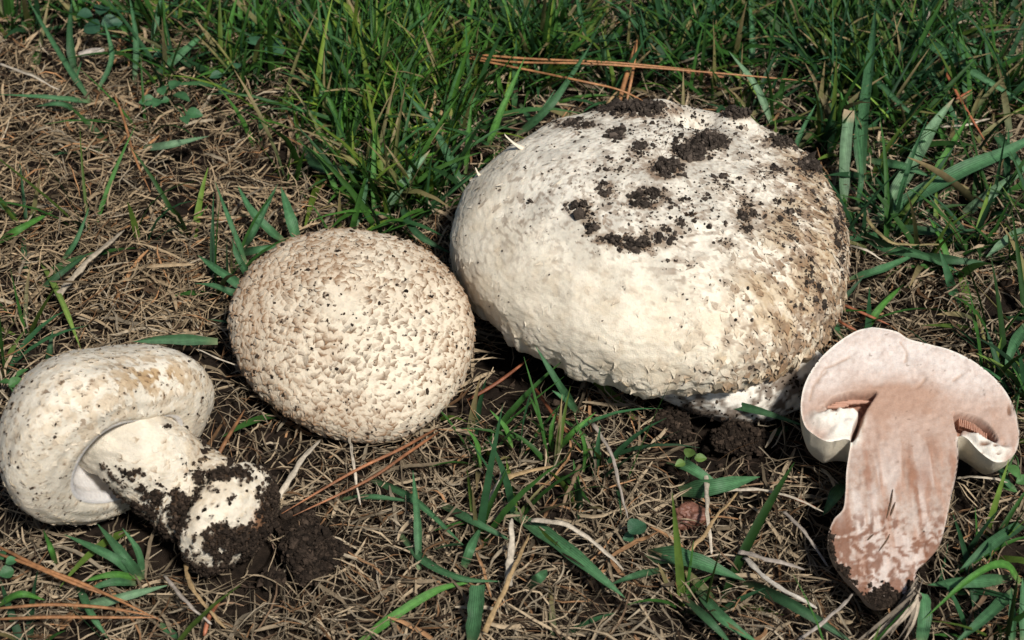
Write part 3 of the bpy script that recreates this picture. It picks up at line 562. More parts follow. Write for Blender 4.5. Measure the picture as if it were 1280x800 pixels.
GREEN = [(480, 110, 130, 110, 1.), (600, 60, 200, 90, .95), (500, 230, 90, 45, .8), (150, 30, 190, 50, .6), (860, 40, 190, 70, .75), (1120, 90, 200, 110, .7), (1180, 270, 120, 60, .6), (1270, 480, 40, 60, .5), (700, 545, 50, 30, .35), (620, 560, 40, 30, .3),
         (30, 560, 30, 30, .4), (30, 420, 50, 50, .22), (560, 700, 90, 60, .24), (900, 640, 90, 40, .2), (150, 730, 70, 40, .17), (1220, 700, 90, 80, .3), (340, 300, 50, 40, .25), (900, 760, 80, 40, .22), (300, 60, 120, 70, .6), (740, 600, 60, 60, .28), (760, 20, 900, 40, .42)]
def green_at(p):
    g_ = blobs(p, GREEN); return np.maximum(g_, np.where(p[:, 1] < -20, .7, .045))
def bare_at(p): return blobs(p, BARE)

# crumbs of soil showing in the gaps
xy, p = field(26000, lambda p, xy: .25+.75*bare_at(p)); z = ground(xy[:, 0], xy[:, 1])-.42+rng.random(len(xy))*.25; sz = rng.lognormal(math.log(.085), .4, len(xy))
V_, F_, C_ = grains(np.c_[xy, z], sz, soil_colors(len(xy), rng), rng); obj('soil_crumbs', V_, F_, M_crumb, None, C_, smooth=False, stuff=True)['label'] = 'dark crumbly soil in the gaps of the turf'

def strands(n, dens, ln, wd, S, zr, curl, slope, fold, cols, name, mat, label):
    xy, p = field(n, dens); n = len(xy); a0 = rng.random(n)*2*np.pi; L = rng.uniform(*ln, n)*rng.uniform(.6, 1, n)
    k = rng.normal(0, 1, n)*curl*rng.random(n)**1.5*1.6; t = np.linspace(-.5, .5, S); jit = np.cumsum(rng.normal(0, .10+.1*curl, (n, S)), 1)
    A = a0[:, None]+k[:, None]*t[None]+jit; d = np.stack([np.cos(A), np.sin(A)], -1)*(L/(S-1))[:, None, None]
    Q = np.cumsum(d, 1); Q = Q-Q.mean(1, keepdims=True)+xy[:, None]
    z0 = rng.uniform(zr[0], zr[1], n); sp_ = rng.normal(0, slope, n); z = z0[:, None]+sp_[:, None]*t[None]*L[:, None]+rng.uniform(-.3, .5, n)[:, None]*L[:, None]*(.25-t[None]**2)*.9+np.cumsum(rng.normal(0, .03, (n, S)), 1)
    z = z+ground(Q[..., 0].ravel(), Q[..., 1].ravel()).reshape(n, S)
    P = np.concatenate([Q, z[..., None]], -1); ok = ~blocked(P); P = P[ok]; p = p[ok]; n = len(P)
    wdt = (rng.uniform(*wd, n)**1)[:, None]*np.clip(1-np.abs(t*2)**3*.65, .2, 1)[None]
    c0, c1 = cols(n, p)
    V_, F_, C_ = ribbons(P, wdt, rng.normal(0, .7, n), rng.normal(0, 1.0, n), np.full(n, fold), c0, c1)
    o = obj(name, V_, F_, mat, None, C_, stuff=True); o['label'] = label; return o
def straw_cols(n, p):
    warm = np.clip(ss(560, 300, p[:, 1])*ss(700, 300, p[:, 0])+.25, 0, 1)[:, None]
    base = np.array([[.47, .35, .215]])*warm+np.array([[.325, .258, .175]])*(1-warm)
    v = rng.lognormal(-.3, .6, (n, 1)); h = rng.random((n, 1)); c = base*v
    c = np.where(h < .09, c*np.array([[1.0, .72, .55]])*.7, c); c = np.where(h > .86, np.array([[.40, .33, .235]])*np.clip(v, .5, 1.15), c)
    c = np.where((h > .16) & (h < .26), np.array([[.10, .065, .04]])*v, c)
    c = c*np.minimum(1, .40/c.max(1, keepdims=True)); return c, c*rng.uniform(.65, 1.15, (n, 1))
thd = lambda p, xy: np.clip(1-1.0*bare_at(p)-.65*green_at(p), .02, 1)*np.clip(.17+1.4*fbn(np.c_[xy*.55, 0*xy[:, 0]], 311, 3), 0, 1)
strands(90000, thd, (.8, 2.8), (.025, .08), 5, (-.35, .75), 1.1, .3, .25, straw_cols, 'dead_grass', M_thatch, 'matted dead grass, fine tangled tan and grey fibres of the turf')
strands(15000, thd, (1.0, 3.4), (.07, .17), 7, (-.25, .65), .7, .26, .3, straw_cols, 'dead_grass', M_thatch, 'matted dead grass, wider dry leaf pieces of the turf')
strands(9000, lambda p, xy: np.clip(.25+bare_at(p)*.5, 0, 1), (.6, 2.0), (.025, .07), 6, (-.4, .0), 3, .2, .2,
        lambda n, p: ((lambda c: (c, c))(np.array([[.09, .06, .042]])*rng.lognormal(0, .5, (n, 1)))), 'root_fibres', M_thatch, 'thin dark roots and rotted fibres on the soil')

def green_cols(n, p):
    v = rng.lognormal(0, .3, (n, 1)); h = rng.random((n, 1))
    c = np.array([[.036, .106, .020]])*v; c = np.where(h < .35, np.array([[.028, .086, .034]])*v, c); c = np.where(h > .85, np.array([[.10, .165, .028]])*v, c); yl = np.exp(-(((p[:, :1]-500)/200)**2+((p[:, 1:]-170)/130)**2)); c = c*(.84+yl*np.array([[.6, .45, .1]]))
    tip = np.where(rng.random((n, 1)) < .15, np.array([[.30, .22, .11]]), c*1.15); return c, np.clip(tip, 0, .5)
def tufts(n, dens, ln, wd, per, lean, S=7):
    xy, p = field(n, dens); m = rng.integers(per[0], per[1], len(xy)); ix = np.repeat(np.arange(len(xy)), m); n = len(ix)
    a = rng.random(n)*2*np.pi; r = rng.random(n)*.45; b = xy[ix]+np.stack([np.cos(a), np.sin(a)], 1)*r[:, None]
    common = nrm(rng.normal(size=(len(xy), 2)))[ix]*.35; dirn = np.stack([np.cos(a), np.sin(a)], 1)*.8+common+rng.normal(0, .35, (n, 2)); L = rng.uniform(*ln, n)*rng.uniform(.5, 1, n)
    le = rng.uniform(*lean, n); t = np.linspace(0, 1, S); bend = rng.uniform(.1, 1.1, n)
    phi = le[:, None]+bend[:, None]*t[None]                        # angle from the vertical
    st = np.diff(t, prepend=0); dx = np.cumsum(np.sin(phi)*st[None], 1)*L[:, None]; dz = np.cumsum(np.cos(phi)*st[None], 1)*L[:, None]
    dirn = nrm(dirn); gz = ground(b[:, 0], b[:, 1])-.35
    P = np.concatenate([b[:, None]+dirn[:, None]*dx[..., None], (gz[:, None]+np.maximum(dz, -.1))[..., None]], -1)
    ok = ~blocked(P); P = P[ok]; n = len(P); w0 = rng.uniform(*wd, n)[:, None]*np.clip(np.minimum(.65+t*2, 1.02-t**2.6), .06, 1)[None]
    c0, c1 = green_cols(n, proj(P[:, 0])); V_, F_, C_ = ribbons(P, w0, rng.normal(0, .5, n), rng.normal(0, .8, n), rng.uniform(.1, .3, n), c0, c1)
    return V_, F_, C_, n
V_, F_, C_, n1_ = tufts(36000, lambda p, xy: green_at(p)**1.6*np.clip(2.8*fbn(np.c_[xy*.5, 0*xy[:, 0]], 321, 2)-.95, .03, 1)*(1-.9*bare_at(p).clip(0, 1)), (2.4, 7.0), (.12, .32), (3, 8), (.0, .7), 6)
obj('short_grass', V_, F_, M_grass, None, C_, stuff=True)['label'] = 'living fine green grass growing in the turf'
V_, F_, C_, n2_ = tufts(7000, lambda p, xy: green_at(p)*(1-.5*bare_at(p))*np.where(p[:, 0] > 850, 1, .4)*ss(700, 400, p[:, 1]).clip(.35, 1), (2.5, 6.5), (.2, .42), (1, 4), (.5, 1.25), 9)
obj('broad_grass', V_, F_, M_grass, None, C_, stuff=True)['label'] = 'broader green grass leaves lying through the turf'
print('blades', n1_, n2_)
# ------------------------------------------------------------------ single grass blades, needles, stalks
def path(pts, z, n):
    """pixel points read off the photograph, heights z above the turf"""
    z = np.interp(np.linspace(0, 1, len(pts)), np.linspace(0, 1, len(z)), z)
    P = [at(x, y, 0) for x, y in pts]; P = [at(x, y, zz+gat(p)) for (x, y), p, zz in zip(pts, P, z)]
    return spline(P, n)
def blade_mesh(P, wd, blunt=False, fold=.16, roll=0., twist=.5, seed=0):
    n = len(P); t = np.linspace(0, 1, n); T = nrm(np.gradient(P, axis=0)); view = nrm(CAM*np.array([0, 1, 1])-P+np.array([0, 0, 25.]))
    S = nrm(np.cross(T, view)); N = np.cross(S, T); a = (roll+twist*(t-.5))[:, None]; S, N = S*np.cos(a)+N*np.sin(a), N*np.cos(a)-S*np.sin(a)
    w_ = wd*np.minimum(.55+1.6*t, 1)*(np.clip(1-t**3.2, .02, 1) if not blunt else np.where(t > .97, .8, 1.)); w_ = w_*(1+.06*np.sin(t*17+seed))
    rows = []; ac = []
    for k in (-1, -.5, 0, .5, 1):
        rows.append(P+S*(k*.5*w_)[:, None]+N*((abs(k)*fold+.03*np.sin(t*23+seed*3+k*4))*w_)[:, None]); ac.append(np.full(n, (k+1)/2))
    V = np.stack(rows, 1).reshape(-1, 3); return V, grid_faces(n, 5), np.stack(ac, 1).ravel()
GREENS = {'b': (.044, .112, .048), 'g': (.050, .140, .025), 'd': (.030, .075, .032), 'p': (.095, .165, .090), 'y': (.12, .18, .04)}
bn = 0
def blade(pts, wd, z=(.1, 1.15, .7), c='b', parent=None, label=None, blunt=False, tip=False, roll=0., group=None):
    global bn
    bn += 1; P = path(pts, z, 16); V, F, ac = blade_mesh(P, wd/30., blunt, seed=bn, roll=roll+.5*math.sin(bn*2.3), twist=.7*math.sin(bn*5.1))
    t = np.repeat(np.linspace(0, 1, 16), 5)[:, None]; base = np.array(GREENS[c])*(1.0+.4*((bn*37) % 10)/10)*np.tile([.88, 1., 1.3, 1., .88], 16)[:, None]*(.8+.4*fbm(np.c_[ac*6+bn, 0*ac, np.repeat(np.arange(16), 5)*.5], 451, 2)[:, None])
    C = base*(1+.25*t); C = C*(1-.25*np.exp(-(t/.12)**2))+np.array([.25, .24, .12])*.5*np.exp(-(t/.10)**2)
    if tip: k = ss(.86, .97, t); C = C*(1-k)+np.array([.42, .32, .2])*k
    o = obj('blade' if parent is not None else 'grass_leaf', V, F, M_blade, parent, C, {'across': ac})
    if parent is None: rebase(o, P[0]); tag(o, label, 'grass blade', group)
    return o
def tuft(pt, label, blades):
    r = empty('grass_tuft', at(*pt, 0), label, 'grass tuft')
    for a in blades:
        blade(a[0], a[1], *(a[2:3] or [(.2, 1.3, 1.)]), **(a[3] if len(a) > 3 else {}), parent=r)
tuft((305, 312), 'broad green tuft fanning out behind the left edge of the brown scaly cap', [
    ([(318, 362), (303, 357), (272, 337), (247, 319)], 13), ([(318, 368), (293, 367), (268, 358), (243, 354)], 11), ([(312, 350), (305, 335), (295, 315), (290, 298)], 9, (.3, 1.8, 2.2)),
    ([(308, 330), (290, 283), (268, 225)], 7, (.3, 2, 2.6)), ([(356, 303), (335, 287), (313, 262), (297, 232)], 14, (.3, 1.6, 1.8)), ([(305, 312), (320, 285), (347, 230)], 12, (.3, 1.4, 1.6)),
    ([(373, 305), (362, 270), (351, 233)], 15, (.3, 1.4, 1.5)), ([(300, 318), (322, 312), (350, 307)], 10)])
tuft((1085, 262), 'tall broad-leaved tuft right behind the shoulder of the largest mushroom', [
    ([(1078, 225), (1077, 170), (1088, 80), (1096, -6)], 19, (.3, 2.2, 4.2)), ([(1054, 262), (1055, 200), (1061, 138)], 16, (.3, 1.5, 2.6), dict(c='p', blunt=True, tip=True)),
    ([(1100, 268), (1135, 215), (1165, 160), (1193, 122)], 20, (.3, 1.4, 2.2), dict(c='p', tip=True)), ([(1078, 290), (1130, 255), (1200, 215), (1262, 188), (1300, 165)], 24, (.4, 2, 2.6)),
    ([(1070, 262), (1076, 215), (1067, 128)], 8, (.3, 1.5, 2.5)), ([(1160, 232), (1185, 190), (1215, 140)], 11, (.3, 1.3, 2.), dict(c='g')), ([(1085, 200), (1130, 208), (1165, 222)], 11, (.6, 1.3, 1.))])
tuft((1150, 320), 'low tuft of long leaves spreading right of the largest cap', [
    ([(1068, 287), (1110, 310), (1150, 318), (1200, 340)], 13), ([(1060, 350), (1100, 338), (1146, 317)], 14, (.4, 1.2, .9)), ([(1190, 345), (1180, 310), (1160, 268)], 8, (.3, 1.2, 1.6), dict(c='g')),
    ([(1140, 318), (1190, 325), (1240, 330)], 12, (.4, 1., .8), dict(c='d')), ([(1100, 282), (1165, 290), (1235, 287)], 13, (.4, 1., .8), dict(c='d')), ([(1290, 282), (1260, 300), (1232, 322)], 15, (.5, 1.3, .9), dict(c='p'))])
tuft((175, 722), 'small green tuft below the stem of the fallen mushroom', [
    ([(176, 722), (140, 696), (80, 668)], 11), ([(178, 724), (155, 695), (122, 655)], 12), ([(178, 722), (172, 690), (153, 660)], 9, (.2, 1.3, 1.8)), ([(176, 724), (140, 718), (100, 727)], 8, (.3, .9, .6), dict(c='g')),
    ([(170, 730), (140, 728), (108, 738)], 9, (.3, .9, .6))])
tuft((1270, 735), 'curved leaves of a tuft at the lower right corner of the turf', [
    ([(1275, 728), (1254, 706), (1215, 722), (1153, 776)], 10, (.5, 2.0, 1.2), dict(c='g')), ([(1265, 722), (1210, 727), (1160, 731)], 14), ([(1268, 738), (1235, 770), (1192, 806)], 14), ([(1290, 648), (1240, 680), (1200, 712)], 14),
    ([(1265, 806), (1266, 770), (1264, 734)], 9, (.4, 1.2, 1.4)), ([(1279, 806), (1279, 760), (1278, 722)], 12, (.4, 1.2, 1.4))])
tuft((700, 470), 'dark grass growing up against the lower left rim of the largest cap', [
    ([(722, 514), (700, 482), (669, 432)], 9, (.3, 2.6, 4.)), ([(722, 516), (708, 500), (690, 488)], 8, (.3, 1.8, 2.4)), ([(700, 560), (716, 540), (745, 515)], 7, (.3, 1.4, 2.), dict(c='g')), ([(690, 565), (690, 535), (700, 505)], 6, (.3, 1.4, 2.), dict(c='g')),
    ([(640, 560), (632, 535), (612, 512)], 6, (.3, 1.2, 1.8), dict(c='g')), ([(600, 585), (596, 555), (583, 535)], 6, (.3, 1.2, 1.8), dict(c='g')), ([(730, 590), (732, 560), (722, 530)], 6, (.3, 1.2, 2), dict(c='g'))])
tuft((560, 200), 'upright green tuft behind and between the scaly cap and the largest one', [
    ([(583, 245), (560, 195), (535, 150), (503, 112)], 12, (.3, 1.8, 2.6)), ([(607, 190), (628, 135), (657, 70)], 10, (.3, 2, 3.4), dict(c='g')), ([(582, 217), (586, 170), (590, 122)], 8, (.3, 1.8, 3), dict(c='g')),
    ([(644, 172), (690, 128), (741, 52)], 12, (.3, 1.8, 2.8)), ([(480, 270), (505, 228), (538, 187)], 14, (.3, 1.4, 2), dict(c='p', tip=True)), ([(468, 272), (467, 215), (468, 160)], 8, (.3, 1.6, 2.8), dict(c='g')),
    ([(443, 285), (452, 250), (460, 222)], 12, (.3, 1.2, 1.8)), ([(560, 300), (580, 280), (640, 262)], 9), ([(497, 245), (520, 290), (566, 318)], 10, (.5, 1.5, .8), dict(c='d')),
    ([(425, 250), (405, 205), (372, 175)], 8, (.3, 1.4, 2.2), dict(c='g')), ([(430, 180), (415, 130), (385, 80)], 8, (.3, 1.6, 2.8), dict(c='g')), ([(530, 110), (534, 60), (522, 10)], 9, (.3, 1.6, 2.8)), ([(650, 130), (668, 150), (694, 112)], 8, (.3, 1.2, 1.8))])
tuft((140, 120), 'dark green tuft among small round leaves in the upper left', [
    ([(116, 130), (78, 72), (33, -4)], 9, (.3, 1.4, 2.4)), ([(118, 128), (60, 122), (-4, 118)], 9), ([(122, 116), (140, 72), (130, 25)], 9, (.3, 1.5, 2.4)), ([(168, 105), (170, 50), (162, -4)], 9, (.3, 1.5, 2.6)),
    ([(192, 96), (222, 70), (260, 38)], 13, (.3, 1.2, 1.5)), ([(95, 95), (88, 50), (90, -4)], 13, (.3, 1.4, 2.), dict(c='d')), ([(190, 60), (196, 20), (202, -6)], 10, (.3, 1.4, 2)), ([(100, 140), (75, 130), (45, 133)], 8)])
B = [([(640, 642), (690, 675), (735, 710), (782, 748)], 20, 'widest blue-green grass blade, lying diagonally on the dead grass at the bottom centre', {}),
     ([(460, 597), (517, 624), (580, 682)], 9, 'thin grass blade sloping down right beneath the brown scaly cap', {}),
     ([(550, 630), (592, 652), (642, 678)], 10, 'short straight grass blade left of the upright pale stalk', {}),
     ([(524, 712), (522, 650), (516, 588)], 9, 'narrow grass blade pointing straight up below the gap between the two whole caps', {'z': (.3, 1.5, 2.)}),
     ([(500, 668), (530, 700), (575, 722), (630, 727)], 9, 'grass blade bending to the right left of the bottom centre', {}),
     ([(590, 808), (595, 770), (598, 732)], 17, 'blunt cut grass blade standing at the bottom edge', {'blunt': True, 'z': (.4, 1.4, 1.6)}),
     ([(446, 806), (490, 772), (546, 738), (592, 727)], 10, 'grass blade rising from the bottom edge towards the right, near the bottom centre', {'c': 'g'}),
     ([(578, 712), (588, 685), (602, 658)], 11, 'short dark grass blade left of the pale upright stalk, leaning right', {}),
     ([(425, 624), (470, 622), (520, 628)], 8, 'flat thin grass blade just right of the dark soil clod', {}),
     ([(830, 712), (795, 720), (762, 731)], 9, 'small grass blade between the widest blade and the ribbed one', {}),
     ([(660, 735), (675, 722), (684, 712)], 12, 'short broad leaf tip under the widest blade', {}),
     ([(806, 694), (860, 700), (932, 726)], 24, 'broad ribbed grass leaf lying left of the foot of the halved mushroom', {'c': 'b'}),
     ([(925, 724), (990, 755), (1070, 806)], 13, 'long dark grass blade running down right to the bottom edge under the halved mushroom', {'c': 'd'}),
     ([(872, 738), (905, 775), (950, 806)], 13, 'grass blade at the bottom edge, upper one of two parallel blades', {}),
     ([(855, 748), (885, 775), (915, 806)], 10, 'grass blade at the bottom edge, lower one of two parallel blades', {'c': 'd'}),
     ([(1057, 602), (1044, 622), (1028, 645)], 17, 'short leaf tip poking out left of the stem of the halved mushroom', {}),
     ([(838, 578), (862, 586), (905, 612)], 18, 'broad torn grass leaf, upper of the two below the hidden stem', {}),
     ([(850, 614), (895, 608), (950, 596)], 20, 'broad torn grass leaf, lower of the two below the hidden stem', {}),
     ([(848, 499), (900, 503), (950, 514), (1010, 534)], 11, 'dark grass blade lying across the foot of the stem under the largest cap', {'z': (.9, 1.6, 1.2), 'c': 'd'}),
     ([(1245, 578), (1255, 598), (1268, 616)], 11, 'short dark leaf tip below the right rim of the halved cap', {}),
     ([(1151, 806), (1155, 770), (1153, 742)], 15, 'blunt grass blade standing beside the bundle of dry leaves', {'blunt': True, 'z': (.4, 1.2, 1.3)}),
     ([(1285, 405), (1268, 430), (1256, 463)], 14, 'grass leaf at the right edge above the halved cap', {}),
     ([(272, 427), (217, 424), (165, 427)], 13, 'lens-shaped green leaf lying behind the cap of the fallen mushroom', {'z': (.8, 1.4, 1.6)}),
     ([(88, 762), (145, 748), (212, 731)], 11, 'pale grass blade crossing the orange needles at the lower left', {'c': 'p'}),
     ([(96, 726), (112, 765), (136, 800)], 9, 'thin grass blade hanging down to the bottom edge at the lower left', {}),
     ([(-6, 760), (25, 743), (56, 750)], 8, 'arched grass blade at the left edge near the bottom', {'c': 'g'}),
     ([(200, 780), (235, 806)], 8, 'grass blade leaving the bottom edge right of the needles', {}),
     ([(70, 704), (64, 685), (54, 662)], 7, 'tiny grass blade under the rim of the fallen mushroom', {'c': 'g'}),
     ([(-6, 304), (25, 286), (66, 264)], 10, 'grass blade entering from the left edge above the fallen mushroom', {'c': 'g'}),
     ([(42, 370), (78, 340), (114, 314)], 8, 'dark grass blade crossing the wide pale dry leaf on the left', {'c': 'd'}),
     ([(48, 322), (76, 375), (101, 436)], 9, 'grass blade curving down towards the cap of the fallen mushroom', {'c': 'y'}),
     ([(78, 326), (95, 300), (112, 258)], 7, 'thin upright blade in the dead grass on the left', {'z': (.3, 1.3, 2)}),
     ([(60, 460), (62, 440), (66, 412)], 8, 'dark upright blade behind the left shoulder of the fallen mushroom', {'c': 'd', 'z': (.3, 1.2, 1.8)}),
     ([(176, 186), (215, 181), (262, 170)], 12, 'flat pale green blade lying on the dead grass below the small round leaves', {'c': 'p'}),
     ([(372, 168), (395, 205), (438, 212), (468, 206)], 14, 'broad dark blade bent to the right above the scaly cap', {'c': 'd'}),
     ([(708, 50), (750, 50), (795, 36)], 13, 'broad bent blade above the long orange needles', {'c': 'd'}),
     ([(966, 157), (945, 108), (911, 64)], 10, 'pale slender blade rising just behind the top of the largest cap', {'c': 'p', 'z': (.3, 1.4, 2.4)}),
     ([(938, 90), (940, 45), (936, -6)], 10, 'upright blade at the top edge, above the tip of the long needle', {'z': (.3, 1.4, 2.2)}),
     ([(958, 92), (1010, 45), (1092, 3)], 9, 'blade sloping up right at the top edge, crossing another', {}),
     ([(1008, -6), (1070, 70), (1110, 115), (1165, 165)], 11, 'long blade sloping down right from the top edge', {'z': (.8, 2, 1)}),
     ([(1128, 33), (1170, 60), (1220, 92), (1282, 130)], 14, 'arching broad blade in the upper right corner', {'z': (1.5, 2.2, 1)}),
     ([(1200, 148), (1172, 105), (1140, 42)], 15, 'dull broad blade leaning left under the arching one', {'z': (.3, 1.3, 1.8), 'c': 'd'}),
     ([(1210, 130), (1206, 95), (1202, 50)], 13, 'blue-green upright blade in the upper right, right of the red-brown needle', {'z': (.3, 1.2, 1.8)}),
     ([(1150, 30), (1205, 60), (1275, 75)], 9, 'thin blade arching to the right edge at the top right', {}),
     ([(1240, 160), (1262, 190), (1290, 225)], 13, 'blade sloping down to the right edge beside the tall tuft', {}),
     ([(1200, 270), (1240, 240), (1290, 205)], 16, 'broad blade lying under the tall tuft, towards the right edge', {'c': 'p'}),
     ([(990, 205), (1000, 170), (1020, 130)], 8, 'thin blade behind the right shoulder of the largest cap', {'z': (.3, 1.5, 2.)}),
     ([(1078, 420), (1100, 385), (1130, 355)], 9, 'grass blade between the largest cap and the dry grass on the right', {'c': 'g'}),
     ([(1052, 425), (1042, 405), (1036, 396)], 9, 'short leaf tip in the gap between the two right caps', {})]
for pts, wd, lab, kw in B: blade(pts, wd, label=lab, **kw)

ORANGE = np.array([.33, .155, .065]); RED = np.array([.22, .075, .035])
def needle(pts, rd, c, z, parent=None):
    P = path(pts, z, 22); t = np.linspace(0, 1, 22); rr = rd*np.minimum(1, .55+3*t)*np.clip(1-t**7, .25, 1)
    V, F = tube(P, rr, 7, squash=.7); tt = np.append(np.repeat(t, 7), [0, 1])[:, None]
    C = c*(.25+1.4*fbm(np.c_[tt*14, 0*tt+pts[0][0], 0*tt], 401, 3)[:, None]+.15*tt); C = C*(1-.5*np.exp(-(tt/.05)**2))
    o = obj('needle' if parent is not None else 'pine_needle', V, F, M_needle, parent, C)
    if parent is None: rebase(o, P[0])
    return o
def fascicle(label, lines, sheath=None, c=ORANGE, rd=.065, z=(1.2, 1.5, 1.4)):
    p0 = lines[0][0]; r = empty('pine_needles', at(*p0, 0), label, 'pine needles')
    for L in lines: needle([(x+rng.normal(0, 1.5), y+rng.normal(0, 1.5)) if 0 < i < len(L)-1 else (x, y) for i, (x, y) in enumerate(L)], rd, c, z, r)
    if sheath:
        P = path([sheath, p0], (z[0], z[0]), 8); V, F = tube(P, np.array([.02, .10, .14, .17, .17, .16, .14, .10]), 9, wob=.3); obj('sheath', V, F, M_wood, r, np.tile([.10, .07, .05], (len(V), 1)))
    return r
fascicle('long orange-brown pine needles joined at one end, lying behind the largest mushroom', [[(572, 68), (640, 76), (740, 80), (860, 88), (1040, 104)], [(572, 70), (650, 84), (730, 98), (775, 112), (813, 131)], [(572, 66), (660, 72), (760, 78), (868, 87)]], (553, 60), z=(1.8, 2.2, 1.6))
fascicle('two rust-brown needles running from beneath the scaly cap towards the fallen stem', [[(545, 536), (500, 560), (440, 592), (352, 642)], [(548, 540), (505, 570), (455, 603), (366, 645)]], c=ORANGE*np.array([.85, .75, .8]))
fascicle('pair of orange needles crossing each other at the left edge below the fallen mushroom', [[(-8, 680), (50, 708), (110, 735), (200, 775)], [(-8, 690), (45, 710), (100, 733), (160, 752)]])
fascicle('two parallel orange needles lying along the bottom left edge', [[(-8, 761), (60, 758), (130, 762), (192, 770)], [(-8, 774), (60, 773), (120, 771), (198, 772)]])
for pts, rd, c, z, lab in (
        ([(770, 140), (783, 95), (799, 42)], .11, ORANGE*.9, (1.2, 1.5, 2), 'short thick orange needle standing across the long ones'),
        ([(783, 128), (790, 95), (797, 50)], .07, ORANGE, (1.2, 1.6, 2.2), 'thin orange needle beside the thick upright one'),
        ([(1153, 18), (1172, 70), (1198, 120), (1235, 182)], .08, RED*1.4, (1.4, 1.4, 1.2), 'red-brown needle slanting through the grass in the upper right'),
        ([(1195, 124), (1215, 112)], .06, RED*1.4, (1.4, 1.5), 'short red-brown needle piece leaning on the slanting one'),
        ([(264, 588), (280, 555), (306, 512)], .085, ORANGE*.6, (.9, 1.3, 1.3), 'brown needle between the fallen mushroom and the scaly cap'),
        ([(585, 500), (622, 478), (662, 448)], .08, RED, (.8, 1.2, 1.2), 'dark red needle in the shade between the two whole caps'),
        ([(1048, 378), (1080, 392), (1112, 406)], .07, RED*1.3, (1, 1.1, 1), 'brown needle piece above the top of the halved cap'),
        ([(1038, 393), (1055, 405), (1072, 414)], .07, RED*1.2, (1, 1.1, 1), 'shorter brown needle piece touching the halved cap'),
        ([(143, 118), (155, 150), (168, 195), (188, 240)], .06, ORANGE*.9, (1.6, 1.5, 1), 'slender orange needle in the dead grass under the small round leaves'),
        ([(665, 480), (700, 530), (722, 555)], .07, RED*.8, (.8, 1, .9), 'dark needle under the lower left rim of the largest cap'),
        ([(960, 616), (990, 622), (1020, 634)], .07, RED*1.3, (.9, 1.1, .9), 'red needle in the dry grass left of the halved mushroom'),
        ([(255, 795), (262, 770), (275, 752)], .08, RED*1.3, (.9, 1.1, 1), 'short red-brown needle at the bottom below the soil-caked bulb')):
    o = needle(pts, rd, c, z); tag(o, lab, 'pine needle')
# dry stalks and leaf pieces
def stalk(pts, wd, label, c=(.42, .33, .21), z=(.9, 1.4, 1.2), flat=.35, name='dry_stalk', cat='dry stalk', node=False):
    P = path(pts, z, 20); t = np.linspace(0, 1, 20); rr = wd/80.*np.clip(1-.5*t**2, .3, 1)*(1+.12*np.sin(t*31+pts[0][0])); rr[-1] *= .4
    if node: rr *= 1+.5*np.exp(-((t-.55)/.03)**2)
    V, F = tube(P+.03*(np.stack([fbm(P*2+k, 441+k, 2) for k in range(3)], -1)-.5)*4, rr, 8, wob=.45, squash=flat); tt = np.append(np.repeat(t, 8), [0, 1])[:, None]
    C = np.array(c)*(.35+1.1*fbm(np.c_[tt*5, np.append(np.tile(np.arange(8), 20), [0, 0])[:, None]*1.7+pts[0][1], 0*tt], 411, 3)[:, None])
    o = obj(name, V, F, M_straw, None, C); rebase(o, P[0]); return tag(o, label, cat)
GREY = (.36, .31, .26); TAN = (.38, .26, .13); PALE_ = (.52, .45, .35)
